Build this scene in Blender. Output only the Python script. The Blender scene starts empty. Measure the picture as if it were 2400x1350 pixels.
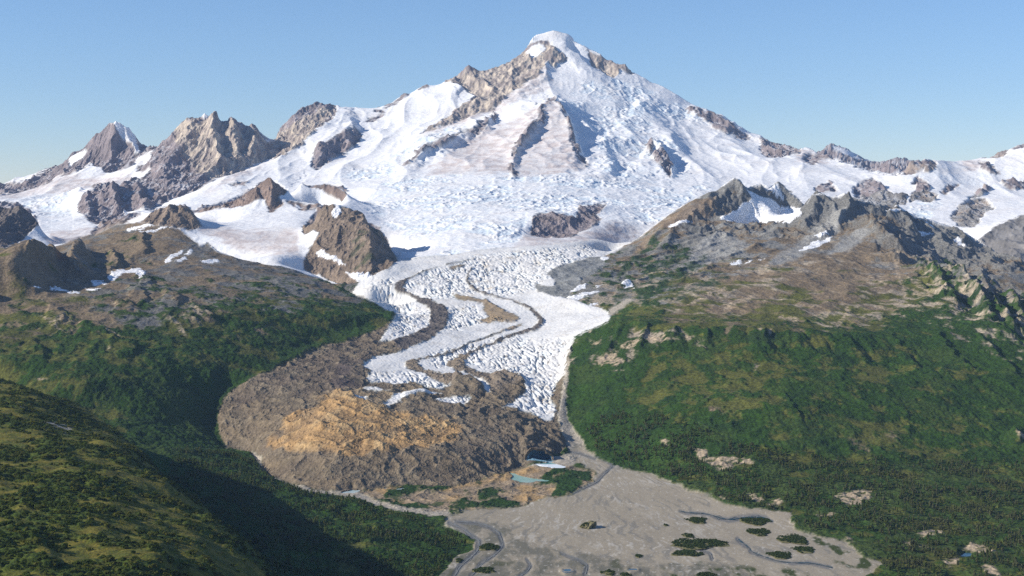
import bpy, math, random
import numpy as np
from mathutils import Matrix, Vector

# ------------------------------------------------------------------ image frame
# Camera stands 1000 m up at the origin and looks level along +Y.  A control point
# (a, b, Y) sits at image column a / image row b (pixels), at an assumed distance Y metres.
F = 3540.0
CX, HZ, ALT = 1200.0, 479.0, 1000.0
Q = 1.0                                   # tessellation quality


def zof(b, Y):
    return ALT - (b - HZ) * Y / F


def yof(b, z):
    return (ALT - z) * F / (b - HZ)


# ------------------------------------------------------------------ noise
def _hash(ix, iy, seed):
    h = (ix.astype(np.uint32) * np.uint32(374761393) + iy.astype(np.uint32) * np.uint32(668265263)
         + np.uint32((seed * 1442695041) & 0xffffffff))
    h = (h ^ (h >> np.uint32(13))) * np.uint32(1274126177)
    return h ^ (h >> np.uint32(16))


_ang = np.linspace(0, 2 * np.pi, 256, endpoint=False)
_GX, _GY = np.cos(_ang).astype(np.float32), np.sin(_ang).astype(np.float32)


def perlin(x, y, seed=0):
    fx, fy = np.floor(x), np.floor(y)
    ix, iy = fx.astype(np.int32), fy.astype(np.int32)
    x, y = (x - fx).astype(np.float32), (y - fy).astype(np.float32)
    u, v = x * x * x * (x * (x * 6 - 15) + 10), y * y * y * (y * (y * 6 - 15) + 10)

    def g(dx, dy):
        h = _hash(ix + dx, iy + dy, seed) & np.uint32(255)
        return _GX[h] * (x - dx) + _GY[h] * (y - dy)
    a, b, c, d = g(0, 0), g(1, 0), g(0, 1), g(1, 1)
    a = a + u * (b - a)
    c = c + u * (d - c)
    return (a + v * (c - a)) * 1.5


def fbm(x, y, lam, octs=4, seed=0, gain=0.5):
    s, amp, tot = 0, 1.0, 0.0
    for o in range(octs):
        s = s + amp * perlin(x / lam, y / lam, seed + o * 7)
        tot += amp
        amp *= gain
        lam = lam * 0.49
    return s / tot


def ridged(x, y, lam, octs=4, seed=0, gain=0.5):
    """0..1, sharp crests"""
    s, amp, tot, w = 0, 1.0, 0.0, 1.0
    for o in range(octs):
        n = 1 - np.abs(perlin(x / lam, y / lam, seed + o * 7)) * 1.6
        n = np.clip(n, 0, 1) ** 2
        s = s + amp * n * w
        w = np.clip(n * 1.4, 0.15, 1)
        tot += amp
        amp *= gain
        lam = lam * 0.47
    return s / tot


def billow(x, y, lam, octs=3, seed=0, gain=0.5):
    """0..1, round humps with sharp creases"""
    s, amp, tot = 0, 1.0, 0.0
    for o in range(octs):
        s = s + amp * np.abs(perlin(x / lam, y / lam, seed + o * 7))
        tot += amp
        amp *= gain
        lam = lam * 0.5
    return s / tot


def sst(a, b, x):
    t = np.clip((x - a) / (b - a), 0, 1)
    return t * t * (3 - 2 * t)


# ------------------------------------------------------------------ grid
COLS = np.arange(-240, 2640.1, 2.0 / Q)
_segs = [(1250, 1900, 40), (1900, 2300, 80), (2300, 3450, 280), (3450, 5000, 340), (5000, 6500, 330), (6500, 8600, 300),
         (8600, 12000, 250), (12000, 15500, 230), (15500, 17600, 300), (17600, 24000, 50)]
_rows = []
for a, b, n in _segs:
    n = int(n * Q)
    _rows.append(a * (b / a) ** (np.arange(n) / n))
ROWS = np.concatenate(_rows + [np.array([24000.0])])
if len(ROWS) % 2 == 0:
    ROWS = np.append(ROWS, 24200.0)
NC, NR = len(COLS), len(ROWS)
LROW = np.arange(NR)


def row_of(Y):
    return np.interp(Y, ROWS, LROW)


def col_of(a):
    return (np.asarray(a) - COLS[0]) / (COLS[1] - COLS[0])


# ------------------------------------------------------------------ control lines (image column, image row, assumed distance in km)
LINES = []


def L(pts, back=None):
    """a line traced in image pixels, set on the ground at assumed distances; back=(metres behind, metres lower) falls away behind a crest"""
    LINES.append((pts, back))


def iso(b, pts):
    """line of constant image row: [(image column, km)...]"""
    LINES.append(([(a, b, y) for a, y in pts], None))


# far left peak (snow capped) and its long left shoulder
PEAK_A = [(-260, 447, 17), (-100, 442, 17), (0, 437, 17), (33, 437, 16.8), (67, 429, 16.6), (90, 420, 16.5), (100, 410, 16.4), (133, 387, 16.3), (160, 373, 16.2),
          (180, 360, 16.2), (200, 343, 16.1), (217, 325, 16), (233, 315, 16), (253, 297, 16), (267, 289, 16), (280, 287, 16), (293, 295, 16),
          (310, 310, 16), (327, 327, 16), (340, 340, 16), (348, 349, 15.9), (362, 352, 15.5)]
L(PEAK_A, (700, 420))
PEAK_B = [(362, 352, 15.5), (367, 345, 15.4), (383, 327, 15.3), (400, 318, 15.2), (418, 308, 15.1), (437, 297, 15), (450, 283, 15), (467, 274, 15),
          (480, 267, 15), (497, 275, 15), (517, 283, 15), (527, 279, 15), (540, 277, 15), (553, 285, 15), (567, 293, 15), (587, 300, 15.1), (603, 308, 15.2),
          (613, 325, 15.3), (627, 327, 15.4), (643, 328, 15.5), (650, 327, 15.6)]
L(PEAK_B, (700, 420))
SHOULDER = [(650, 327, 15.6), (652, 310, 15.8), (660, 295, 15.9), (683, 275, 16), (700, 265, 16.1), (723, 250, 16.2), (747, 246, 16.3), (767, 250, 16.3),
            (780, 247, 16.3), (790, 247, 16.3), (800, 253, 16.3), (830, 246, 16.4), (873, 249, 16.5), (897, 247, 16.6), (910, 242, 16.6), (933, 230, 16.7),
            (957, 222, 16.8), (980, 209, 16.8), (1000, 201, 16.8), (1017, 200, 16.8), (1043, 193, 16.9), (1060, 182, 17), (1077, 167, 17), (1100, 156, 17), (1120, 159, 17),
            (1133, 160, 17), (1153, 154, 17.1), (1177, 148, 17.1), (1200, 135, 17.2), (1223, 122, 17.3), (1237, 107, 17.4), (1247, 90, 17.4), (1257, 83, 17.5),
            (1280, 77, 17.5), (1297, 73, 17.5), (1320, 76, 17.5), (1340, 79, 17.5), (1353, 88, 17.45), (1373, 98, 17.4), (1390, 110, 17.4), (1410, 120, 17.3),
            (1433, 132, 17.3), (1450, 145, 17.2), (1467, 158, 17.1), (1487, 170, 17.1), (1510, 182, 17), (1527, 193, 17), (1560, 207, 16.9), (1583, 220, 16.8),
            (1600, 230, 16.8), (1647, 260, 16.6), (1680, 272, 16.4), (1697, 280, 16.3), (1713, 290, 16.2), (1733, 300, 16.1), (1760, 313, 16), (1787, 324, 15.8),
            (1817, 330, 15.6), (1847, 335, 15.4), (1867, 343, 15.2), (1890, 350, 15), (1920, 357, 14.6), (1967, 375, 14), (2000, 383, 13.7), (2033, 397, 13.3),
            (2067, 405, 13), (2100, 409, 12.8), (2130, 404, 12.8)]
L(SHOULDER, (700, 420))
# far right distant peaks
L([(1880, 372, 20), (1922, 357, 20), (1933, 345, 20), (1948, 338, 20), (1967, 342, 20), (1987, 348, 20), (1995, 357, 20), (2017, 367, 20), (2043, 378, 20), (2057, 382, 19.5),
   (2073, 378, 19.2), (2080, 372, 19), (2093, 367, 19), (2120, 368, 19), (2147, 374, 19), (2190, 385, 19)], (700, 300))
L([(1930, 400, 18.7), (2010, 402, 18.5), (2070, 420, 18), (2150, 425, 18)])
# right snow skyline
L([(2100, 409, 12.8), (2133, 384, 12.8), (2167, 373, 12.9), (2180, 375, 13), (2197, 378, 13), (2217, 378, 13.2), (2250, 378, 13.4), (2283, 373, 13.5), (2300, 368, 13.5), (2320, 365, 13.5),
   (2340, 361, 13.5), (2350, 352, 13.5), (2367, 347, 13.5), (2383, 340, 13.5), (2400, 330, 13.6), (2480, 300, 13.8), (2660, 260, 14)], (700, 350))

# --- volcano front, from below the skyline down to the glacier basin
iso(130, [(1262, 17.15), (1300, 17.1), (1330, 17.15)])
iso(170, [(1150, 16.85), (1230, 16.75), (1290, 16.6), (1350, 16.75), (1440, 16.95)])
iso(205, [(1080, 16.55), (1200, 16.3), (1280, 16.1), (1370, 16.25), (1480, 16.6)])
iso(240, [(1000, 16.2), (1100, 15.95), (1200, 15.7), (1285, 15.3), (1380, 15.75), (1500, 16.2), (1570, 16.5)])
iso(280, [(850, 15.9), (950, 15.7), (1050, 15.4), (1150, 15.1), (1285, 14.55), (1380, 15.15), (1500, 15.6), (1620, 16.1)])
iso(320, [(800, 15.2), (950, 14.8), (1080, 14.4), (1180, 14.1), (1280, 13.8), (1340, 13.85), (1420, 14.45), (1550, 14.9), (1680, 15.5)])
iso(360, [(720, 14.4), (850, 14.1), (1000, 13.7), (1150, 13.3), (1290, 13.1), (1420, 13.7), (1550, 14.1), (1700, 14.4), (1830, 14.5)])
iso(400, [(650, 13.4), (800, 13.2), (950, 12.7), (1150, 12.4), (1300, 12.4), (1450, 12.8), (1600, 13.2), (1750, 13.3), (1900, 13.2)])
iso(440, [(850, 12.0), (950, 11.8), (1100, 11.5), (1300, 11.5), (1450, 11.8), (1600, 12.1), (1800, 12.2), (1950, 12.3), (2060, 12.3)])
iso(480, [(860, 11.0), (950, 10.8), (1100, 10.5), (1240, 10.5), (1430, 10.8), (1600, 11.2), (1700, 11.3)])
iso(520, [(890, 10.1), (980, 9.9), (1100, 9.6), (1220, 9.55), (1420, 9.8), (1500, 10.1)])
iso(560, [(920, 9.3), (1020, 9.1), (1130, 8.95), (1250, 8.85), (1350, 8.9), (1420, 9.05), (1470, 9.2)])
iso(590, [(940, 8.55), (1020, 8.5), (1130, 8.4), (1250, 8.35), (1350, 8.42), (1420, 8.5)])
# cliff under the ice front
L([(1245, 507, 9.75), (1267, 499, 9.85), (1300, 497, 9.9), (1350, 505, 9.85), (1362, 487, 10.2), (1393, 477, 10.4), (1423, 477, 10.5)])
L([(1245, 552, 9.35), (1270, 560, 9.2), (1300, 552, 9.5), (1350, 540, 9.62), (1372, 520, 9.85), (1415, 512, 10.1)])

# --- left snow ramp of the volcano and the basin between it and the far-left peaks
L([(790, 262, 16), (740, 305, 15.2), (690, 345, 14.5), (640, 375, 13.9), (550, 412, 13), (480, 445, 12.4), (420, 475, 11.8), (370, 497, 11.3), (300, 518, 10.6), (270, 535, 10.2)])
L([(720, 318, 15.3), (650, 362, 14.6), (560, 405, 13.6), (500, 425, 13.1), (440, 450, 12.7), (370, 490, 12.0), (300, 505, 11.5), (240, 540, 10.9)])
iso(380, [(230, 15.2), (300, 15.3)])
L([(-250, 458, 16), (0, 453, 15.7), (33, 447, 15.6), (83, 435, 15.4), (117, 427, 15.3), (150, 405, 15.2), (183, 400, 15.2), (215, 385, 15.2), (247, 402, 15), (277, 400, 15), (300, 390, 15.1),
   (325, 372, 15.2), (350, 358, 15.2)])
iso(430, [(150, 14.5), (250, 14.0), (310, 13.6)])
L([(182, 470, 12.6), (200, 446, 12.9), (227, 437, 13), (260, 433, 13.1), (300, 428, 13.2), (337, 417, 13.5), (380, 400, 13.8)])
L([(185, 512, 11.7), (220, 520, 11.7), (270, 515, 11.9), (330, 498, 12.1), (390, 470, 12.4)])
L([(480, 340, 14.3), (400, 380, 14.1), (530, 380, 13.8), (580, 360, 14.3)])
iso(460, [(-240, 14.6), (0, 14.3), (60, 14.2), (120, 13.8)])
iso(490, [(-240, 12.6), (100, 12.6), (160, 12.5)])
iso(530, [(110, 11.2), (160, 11.2), (200, 11.1)])
iso(560, [(90, 10.3), (150, 10.2), (220, 10.1)])
iso(590, [(50, 9.7), (110, 9.5), (190, 9.3)])
# dark peak at the left margin
L([(-250, 470, 9.2), (-120, 492, 9.2), (0, 484, 9.2), (43, 482, 9.2), (63, 493, 9.2), (87, 517, 9.15), (93, 535, 9.1)], (500, 140))
L([(75, 548, 8.95), (50, 566, 8.75), (20, 580, 8.5)])
iso(560, [(-240, 8.5), (-100, 8.5), (0, 8.5)])

# --- middle snow bowl with the brown hill, crag and shaded hill round it
L([(222, 550, 9.4), (235, 532, 9.4), (270, 520, 9.3), (317, 515, 9.3), (340, 503, 9.25), (367, 493, 9.2), (393, 485, 9.2), (427, 483, 9.2), (443, 493, 9.2), (460, 513, 9.15), (473, 530, 9.1)], (300, 60))
iso(545, [(320, 8.75), (400, 8.75), (450, 8.85)])
L([(470, 493, 10.3), (497, 487, 10.3), (533, 475, 10.3), (567, 460, 10.3), (597, 443, 10.3), (613, 427, 10.3), (630, 420, 10.3), (653, 432, 10.3), (675, 447, 10.3), (690, 470, 10.2), (720, 475, 10.1), (753, 478, 10)], (350, 70))
L([(480, 497, 10.0), (560, 487, 10.0), (620, 490, 9.95), (650, 497, 9.9), (690, 490, 9.9)])
L([(690, 452, 10.9), (707, 428, 11), (733, 433, 11), (760, 428, 11), (800, 440, 10.9), (815, 455, 10.7)], (400, 60))
L([(820, 470, 10.5), (780, 485, 10.0)])
iso(520, [(480, 9.5), (560, 9.5), (650, 9.45), (715, 9.35)])
iso(560, [(480, 8.75), (560, 8.75), (650, 8.75), (710, 8.75)])
iso(595, [(560, 8.1), (640, 8.1), (700, 8.15)])
L([(640, 612, 7.85), (700, 632, 7.75)])
L([(735, 525, 8.9), (745, 495, 8.9), (760, 485, 8.9), (777, 492, 8.9), (800, 500, 8.9), (825, 503, 8.9), (850, 518, 8.85), (872, 528, 8.98), (887, 537, 9.02), (907, 562, 9.0), (920, 593, 8.75), (935, 615, 8.3)], (200, 90))
L([(848, 520, 8.78), (862, 545, 8.45), (868, 590, 8.12), (872, 630, 7.88)])
L([(715, 600, 8.3), (740, 560, 8.5), (790, 545, 8.5), (835, 545, 8.5)])
L([(715, 630, 7.85), (760, 648, 7.75), (800, 663, 7.7), (845, 667, 7.65), (880, 645, 7.75), (910, 632, 7.85), (938, 620, 7.95)])

# --- left plateau
L([(100, 580, 7.95), (150, 570, 8.0), (200, 560, 8.05), (250, 545, 8.1), (330, 535, 8.15), (390, 530, 8.15), (430, 552, 8.05), (465, 573, 7.95), (485, 567, 7.9), (510, 588, 7.8), (560, 606, 7.7),
   (640, 622, 7.6), (710, 641, 7.5), (760, 657, 7.35), (820, 686, 7.15), (850, 697, 7.05), (880, 713, 6.95), (905, 728, 6.85), (932, 739, 6.78)], (250, 80))
L([(60, 567, 6.6), (80, 577, 6.75), (100, 590, 6.92), (125, 605, 7.12), (143, 613, 7.28), (160, 603, 7.4), (187, 588, 7.55), (225, 588, 7.6), (264, 592, 7.6), (290, 565, 7.85)])
L([(-250, 655, 5.95), (-100, 635, 6.1), (0, 605, 6.4), (30, 580, 6.55), (60, 567, 6.6)])
L([(60, 567, 6.6), (32, 595, 6.42), (22, 630, 6.3), (48, 662, 6.25), (90, 674, 6.28)])
L([(187, 588, 7.55), (172, 615, 7.25), (165, 640, 6.95)])
L([(95, 640, 6.62), (120, 652, 6.68), (150, 660, 6.7), (185, 662, 6.72), (220, 662, 6.75), (250, 655, 6.85), (280, 628, 7.1)])
L([(100, 677, 6.38), (170, 684, 6.4), (230, 680, 6.45), (255, 668, 6.55), (300, 655, 6.75), (340, 640, 7.0)])
iso(585, [(390, 7.65), (440, 7.65)])
iso(620, [(320, 7.3), (420, 7.25), (520, 7.35)])
iso(660, [(380, 6.8), (480, 6.85), (600, 7.0), (720, 7.15)])
iso(700, [(-240, 6.2), (0, 6.2), (150, 6.2), (300, 6.3), (450, 6.4), (600, 6.55), (720, 6.75), (820, 6.9)])
iso(740, [(-240, 5.9), (0, 5.9), (200, 5.95), (400, 6.05), (550, 6.2), (700, 6.4), (820, 6.55), (880, 6.62)])
iso(790, [(-240, 5.7), (0, 5.6), (200, 5.7), (400, 5.8), (550, 5.95), (650, 6.1), (720, 6.15)])
iso(840, [(-240, 5.5), (0, 5.3), (200, 5.42), (400, 5.55), (520, 5.7), (600, 5.8)])
iso(890, [(-240, 5.5), (0, 5.28), (200, 5.18), (350, 5.35), (470, 5.5), (530, 5.55)])
iso(940, [(100, 5.1), (200, 5.12), (350, 5.2), (450, 5.35)])
iso(1000, [(200, 4.87), (350, 5.05), (450, 5.2)])
iso(1050, [(260, 4.62), (380, 4.8), (480, 4.95)])
# lateral moraine wall above the debris and the ditch in front of it
L([(880, 765, 6.55), (830, 772, 6.5), (780, 785, 6.35), (720, 808, 6.15), (660, 838, 5.9), (610, 862, 5.75), (560, 888, 5.6), (525, 915, 5.55), (500, 940, 5.45), (490, 980, 5.35), (495, 1015, 5.25), (515, 1040, 5.15)])
L([(925, 762, 6.55), (880, 785, 6.35), (820, 800, 6.22), (750, 825, 6.02), (690, 848, 5.85), (630, 872, 5.68), (580, 893, 5.58), (545, 915, 5.52), (520, 940, 5.42), (508, 980, 5.3), (512, 1020, 5.2), (535, 1046, 5.12)])

# --- debris-covered snout
L([(530, 1052, 5.1), (570, 1058, 5.08), (600, 1070, 5.02), (610, 1092, 4.88), (640, 1118, 4.7), (690, 1138, 4.56), (750, 1150, 4.48), (800, 1156, 4.45), (850, 1150, 4.48), (900, 1143, 4.53), (960, 1138, 4.57),
   (1040, 1142, 4.54), (1100, 1130, 4.6), (1150, 1115, 4.7), (1190, 1104, 4.78), (1230, 1088, 4.88)])
L([(550, 1010, 5.18), (600, 1020, 5.13), (640, 1062, 4.85), (700, 1095, 4.67), (800, 1110, 4.56), (900, 1105, 4.62), (1000, 1100, 4.64), (1100, 1085, 4.72), (1190, 1060, 4.9)])
L([(535, 960, 5.38), (600, 960, 5.3), (660, 1000, 5.08), (720, 1040, 4.82), (800, 1065, 4.68), (900, 1062, 4.72), (1000, 1055, 4.78), (1100, 1040, 4.86), (1200, 1025, 5.0), (1250, 1020, 5.06)])
iso(910, [(580, 5.5), (650, 5.48), (750, 5.43), (850, 5.45), (1000, 5.55), (1150, 5.62), (1250, 5.66), (1300, 5.68)])
iso(960, [(680, 5.2), (800, 5.1), (950, 5.2), (1100, 5.28), (1220, 5.36), (1285, 5.42)])
iso(1000, [(740, 4.95), (850, 4.92), (1000, 5.02), (1120, 5.08), (1220, 5.15), (1290, 5.25)])
iso(860, [(660, 5.8), (800, 5.75), (950, 5.85), (1100, 5.93), (1250, 5.98), (1320, 5.98)])
iso(815, [(800, 6.15), (950, 6.18), (1100, 6.28), (1250, 6.3), (1335, 6.22)])
iso(770, [(935, 6.58), (1000, 6.6), (1100, 6.7), (1250, 6.7), (1350, 6.55), (1385, 6.45)])
iso(735, [(950, 6.9), (1030, 6.95), (1130, 7.0), (1250, 7.0), (1350, 6.92), (1415, 6.8)])
iso(700, [(870, 7.1), (950, 7.2), (1050, 7.26), (1150, 7.26), (1250, 7.22), (1340, 7.15)])
iso(668, [(855, 7.5), (930, 7.55), (1050, 7.6), (1150, 7.6), (1230, 7.55)])
iso(640, [(925, 7.85), (1000, 7.85), (1100, 7.9), (1200, 7.9), (1260, 7.8)])
iso(615, [(950, 8.15), (1050, 8.1), (1150, 8.15), (1250, 8.12), (1320, 8.02)])
# right end of the snout and the gully beside it
L([(1300, 1000, 5.22), (1300, 950, 5.45), (1308, 900, 5.75), (1325, 860, 5.98)])
L([(1342, 800, 6.2), (1332, 840, 5.92), (1322, 880, 5.72), (1315, 930, 5.5), (1318, 980, 5.3), (1335, 1020, 5.2), (1360, 1042, 5.12)])
L([(1235, 1062, 4.9), (1260, 1045, 5.0), (1290, 1045, 5.03), (1320, 1055, 5.03)])

# --- outwash plain
for z, pts in ((120, [(720, 1350), (900, 1350), (1200, 1350), (1600, 1350), (2000, 1350), (2400, 1350), (2640, 1350)]),
               (132, [(900, 1280), (1200, 1280), (1500, 1280), (1800, 1280), (2100, 1280)]),
               (142, [(800, 1215), (1000, 1215), (1200, 1215), (1500, 1215), (1800, 1215)]),
               (158, [(1330, 1145), (1450, 1145), (1600, 1150)]),
               (168, [(1230, 1100), (1310, 1100), (1400, 1095), (1500, 1105)]),
               (178, [(1310, 1065), (1360, 1055)]),
               (112, [(820, 1420), (1200, 1420), (1800, 1420), (2640, 1420)]),
               (100, [(1000, 1700), (1200, 1700), (1800, 1700), (2640, 1700)])):
    L([(a, b, yof(b, z) / 1000) for a, b in pts])
# old moraine humps between the ponds and the plain
L([(850, 1175, 4.36), (950, 1168, 4.39), (1050, 1166, 4.42), (1150, 1160, 4.44), (1230, 1150, 4.5)])
L([(1270, 1112, 4.7), (1330, 1108, 4.72), (1380, 1112, 4.68)])
# left valley floor
L([(500, 1080, 4.72), (560, 1110, 4.58), (650, 1150, 4.36), (800, 1190, 4.18), (950, 1215, 4.07)])
L([(380, 1120, 4.42), (450, 1160, 4.2), (600, 1210, 4.0), (750, 1260, 3.83), (900, 1300, 3.7)])
L([(480, 1255, 3.82), (540, 1290, 3.7), (600, 1330, 3.58)])

# --- near hill at the left: sunlit break of slope, then the shaded side out to its skyline
L([(-250, 800, 5.0), (-180, 820, 4.85), (-100, 848, 4.65), (-40, 868, 4.5), (0, 884, 4.4), (65, 913, 4.1), (100, 952, 3.85), (125, 990, 3.65), (170, 1017, 3.45), (240, 1030, 3.4), (280, 1055, 3.3), (320, 1098, 3.12), (390, 1140, 2.98),  # crest left of the view is unseen, raised to cast the hill's shadow
   (430, 1178, 2.88), (500, 1225, 2.78), (550, 1295, 2.6), (600, 1350, 2.5), (660, 1420, 2.4), (720, 1500, 2.3), (800, 1600, 2.1)])
L([(68, 912, 4.45), (125, 937, 4.35), (165, 946, 4.3), (210, 968, 4.15), (250, 993, 4.0), (280, 1020, 3.85), (320, 1058, 3.62), (400, 1130, 3.25), (480, 1192, 3.05), (560, 1264, 2.85), (640, 1350, 2.62), (700, 1440, 2.5), (770, 1540, 2.35)], (160, 75))
iso(950, [(-240, 3.75), (-50, 3.72), (50, 3.72)])
iso(1030, [(-240, 3.28), (0, 3.25), (120, 3.3)])
iso(1120, [(-240, 2.85), (0, 2.82), (200, 2.85), (300, 2.95)])
iso(1220, [(-240, 2.45), (0, 2.45), (250, 2.5), (420, 2.66)])
iso(1330, [(-240, 2.12), (0, 2.12), (300, 2.18), (470, 2.36)])
iso(1450, [(-240, 1.82), (0, 1.82), (400, 1.9), (580, 2.18)])
iso(1700, [(-240, 1.45), (0, 1.45), (500, 1.5)])
# foot of the near hill's right side
L([(720, 1490, 2.88), (640, 1400, 3.15), (540, 1320, 3.42), (440, 1240, 3.77), (340, 1160, 4.17), (240, 1105, 4.47), (110, 1050, 4.82), (-60, 1000, 5.1), (-240, 960, 5.3)])

# --- right mountain: foot, bench, dome, crags
L([(1365, 1045, 5.11), (1400, 1075, 4.9), (1470, 1095, 4.78), (1540, 1110, 4.66), (1620, 1145, 4.46), (1700, 1175, 4.28), (1800, 1190, 4.2)])
L([(1352, 1010, 5.22), (1335, 975, 5.38), (1330, 930, 5.55), (1336, 875, 5.78), (1340, 835, 5.98)])
L([(1345, 789, 6.15), (1390, 768, 6.2), (1440, 750, 6.2), (1500, 752, 6.1), (1560, 758, 6.0), (1650, 765, 5.95), (1750, 768, 5.9), (1850, 775, 5.9), (1950, 785, 5.88), (2050, 788, 5.95), (2150, 785, 6.0),
   (2250, 775, 6.1), (2400, 790, 6.0), (2640, 800, 6.0)])
L([(1380, 830, 5.92), (1450, 815, 5.88), (1550, 815, 5.8), (1650, 818, 5.74), (1750, 815, 5.7), (1850, 825, 5.7), (1950, 840, 5.66), (2100, 860, 5.65), (2250, 850, 5.7), (2400, 860, 5.65), (2640, 860, 5.6)])
iso(890, [(1370, 5.66), (1450, 5.56), (1600, 5.45), (1750, 5.38), (1900, 5.38), (2100, 5.45), (2300, 5.5), (2640, 5.5)])
iso(950, [(1375, 5.42), (1500, 5.25), (1650, 5.14), (1800, 5.1), (2000, 5.15), (2200, 5.22), (2400, 5.3), (2640, 5.3)])
iso(1010, [(1400, 5.18), (1500, 5.02), (1650, 4.92), (1800, 4.88), (2000, 4.92), (2200, 4.98), (2400, 5.05), (2640, 5.1)])
iso(1060, [(1450, 4.98), (1550, 4.84), (1700, 4.74), (1900, 4.74), (2100, 4.78), (2300, 4.82), (2640, 4.85)])
iso(1110, [(1650, 4.56), (1750, 4.54), (1900, 4.55), (2100, 4.58), (2300, 4.6), (2640, 4.6)])
iso(1190, [(1850, 4.2), (2000, 4.22), (2200, 4.25), (2400, 4.25), (2640, 4.25)])
iso(1270, [(2100, 3.88), (2300, 3.9), (2640, 3.9)])
L([(1430, 742, 6.62), (1500, 738, 6.5), (1600, 738, 6.45), (1700, 740, 6.4), (1800, 742, 6.38), (1900, 748, 6.35), (2000, 758, 6.32), (2100, 755, 6.4)])
L([(1420, 725, 6.9), (1480, 705, 6.9), (1560, 700, 6.85), (1650, 700, 6.8), (1750, 695, 6.85), (1850, 695, 6.85), (1950, 700, 6.8), (2050, 705, 6.8)])
L([(1470, 680, 7.25), (1560, 660, 7.3), (1650, 655, 7.3), (1750, 650, 7.3), (1850, 650, 7.25), (1950, 650, 7.3), (2050, 650, 7.35), (2130, 640, 7.4)])
L([(1600, 620, 7.75), (1700, 625, 7.7), (1780, 612, 7.75), (1850, 600, 7.85), (1900, 592, 7.95), (1950, 598, 7.95), (2050, 605, 7.95), (2130, 610, 7.8)])
L([(1700, 580, 8.15), (1800, 570, 8.2), (1870, 565, 8.3), (1950, 565, 8.35), (2030, 570, 8.3), (2100, 580, 8.2), (2160, 600, 8.0)])
# crags
L([(1790, 548, 8.55), (1820, 530, 8.7), (1850, 512, 8.85), (1878, 490, 8.95), (1893, 480, 9), (1903, 463, 9), (1920, 455, 9), (1940, 460, 9), (1960, 463, 9), (1980, 453, 9), (2000, 463, 9), (2027, 470, 9),
   (2060, 475, 9), (2093, 480, 9.05), (2120, 490, 9.1), (2147, 507, 9.1), (2187, 517, 9.15), (2233, 533, 9.1), (2283, 557, 9.0), (2333, 590, 8.8), (2400, 610, 8.7), (2640, 650, 8.5)], (300, 110))
L([(1850, 545, 8.55), (1900, 520, 8.65), (1960, 510, 8.72), (2020, 515, 8.65)])
L([(2010, 530, 8.5), (2040, 512, 8.55), (2060, 530, 8.45), (2090, 550, 8.35), (2130, 575, 8.2)])
L([(2110, 545, 8.7), (2160, 575, 8.5), (2220, 600, 8.3)])
iso(600, [(2200, 8.25), (2280, 8.4), (2340, 8.5)])
iso(640, [(2250, 7.9), (2330, 8.0), (2400, 8.1)])
L([(2150, 618, 7.6), (2200, 620, 7.55), (2240, 622, 7.5), (2280, 648, 7.4), (2310, 660, 7.35), (2350, 685, 7.2), (2400, 700, 7.1), (2640, 720, 7.0)], (250, 40))
L([(2140, 700, 6.7), (2200, 720, 6.55), (2280, 745, 6.4), (2350, 765, 6.25), (2420, 775, 6.15)])
# left ridge of the right mountain
L([(1425, 592, 8.55), (1450, 583, 8.65), (1500, 556, 8.9), (1530, 535, 9.05), (1560, 515, 9.15), (1600, 490, 9.3), (1640, 470, 9.4), (1680, 450, 9.5), (1700, 435, 9.55), (1720, 417, 9.6), (1735, 425, 9.6), (1750, 440, 9.6),
   (1770, 432, 9.65), (1785, 430, 9.65), (1800, 445, 9.65), (1806, 440, 9.7), (1823, 423, 9.75), (1835, 432, 9.75), (1853, 450, 9.7), (1883, 478, 9.6)], (300, 90))
L([(1747, 462, 9.45), (1790, 478, 9.4), (1830, 492, 9.3), (1870, 497, 9.2)])
L([(1690, 512, 9.0), (1740, 522, 8.95), (1790, 518, 8.95), (1850, 520, 8.9)])
L([(1650, 540, 8.75), (1720, 560, 8.5), (1780, 560, 8.45)])
L([(1520, 600, 8.3), (1600, 575, 8.45), (1680, 600, 8.05)])
L([(1460, 640, 7.8), (1540, 630, 7.8)])
L([(1420, 600, 8.42), (1390, 604, 8.3), (1340, 616, 8.05), (1305, 630, 7.85), (1270, 645, 7.7), (1256, 672, 7.45), (1290, 690, 7.22), (1330, 697, 7.12), (1370, 712, 7.0), (1400, 720, 6.93), (1425, 742, 6.75)])
# right snowfields
iso(440, [(2230, 12.3), (2330, 12.4), (2500, 12.4)])
iso(480, [(1950, 11.4), (2000, 11.4), (2150, 11.4), (2220, 11.4), (2400, 11.3), (2640, 11.3)])
iso(530, [(2170, 10.4), (2240, 10.4), (2330, 10.2)])
iso(470, [(1820, 11.4), (1900, 11.4)])
L([(2293, 560, 9.7), (2333, 527, 9.9), (2367, 513, 10), (2400, 503, 10), (2640, 470, 10)], (200, 30))
L([(2350, 600, 9.2), (2400, 590, 9.3), (2640, 580, 9.4)])

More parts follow.
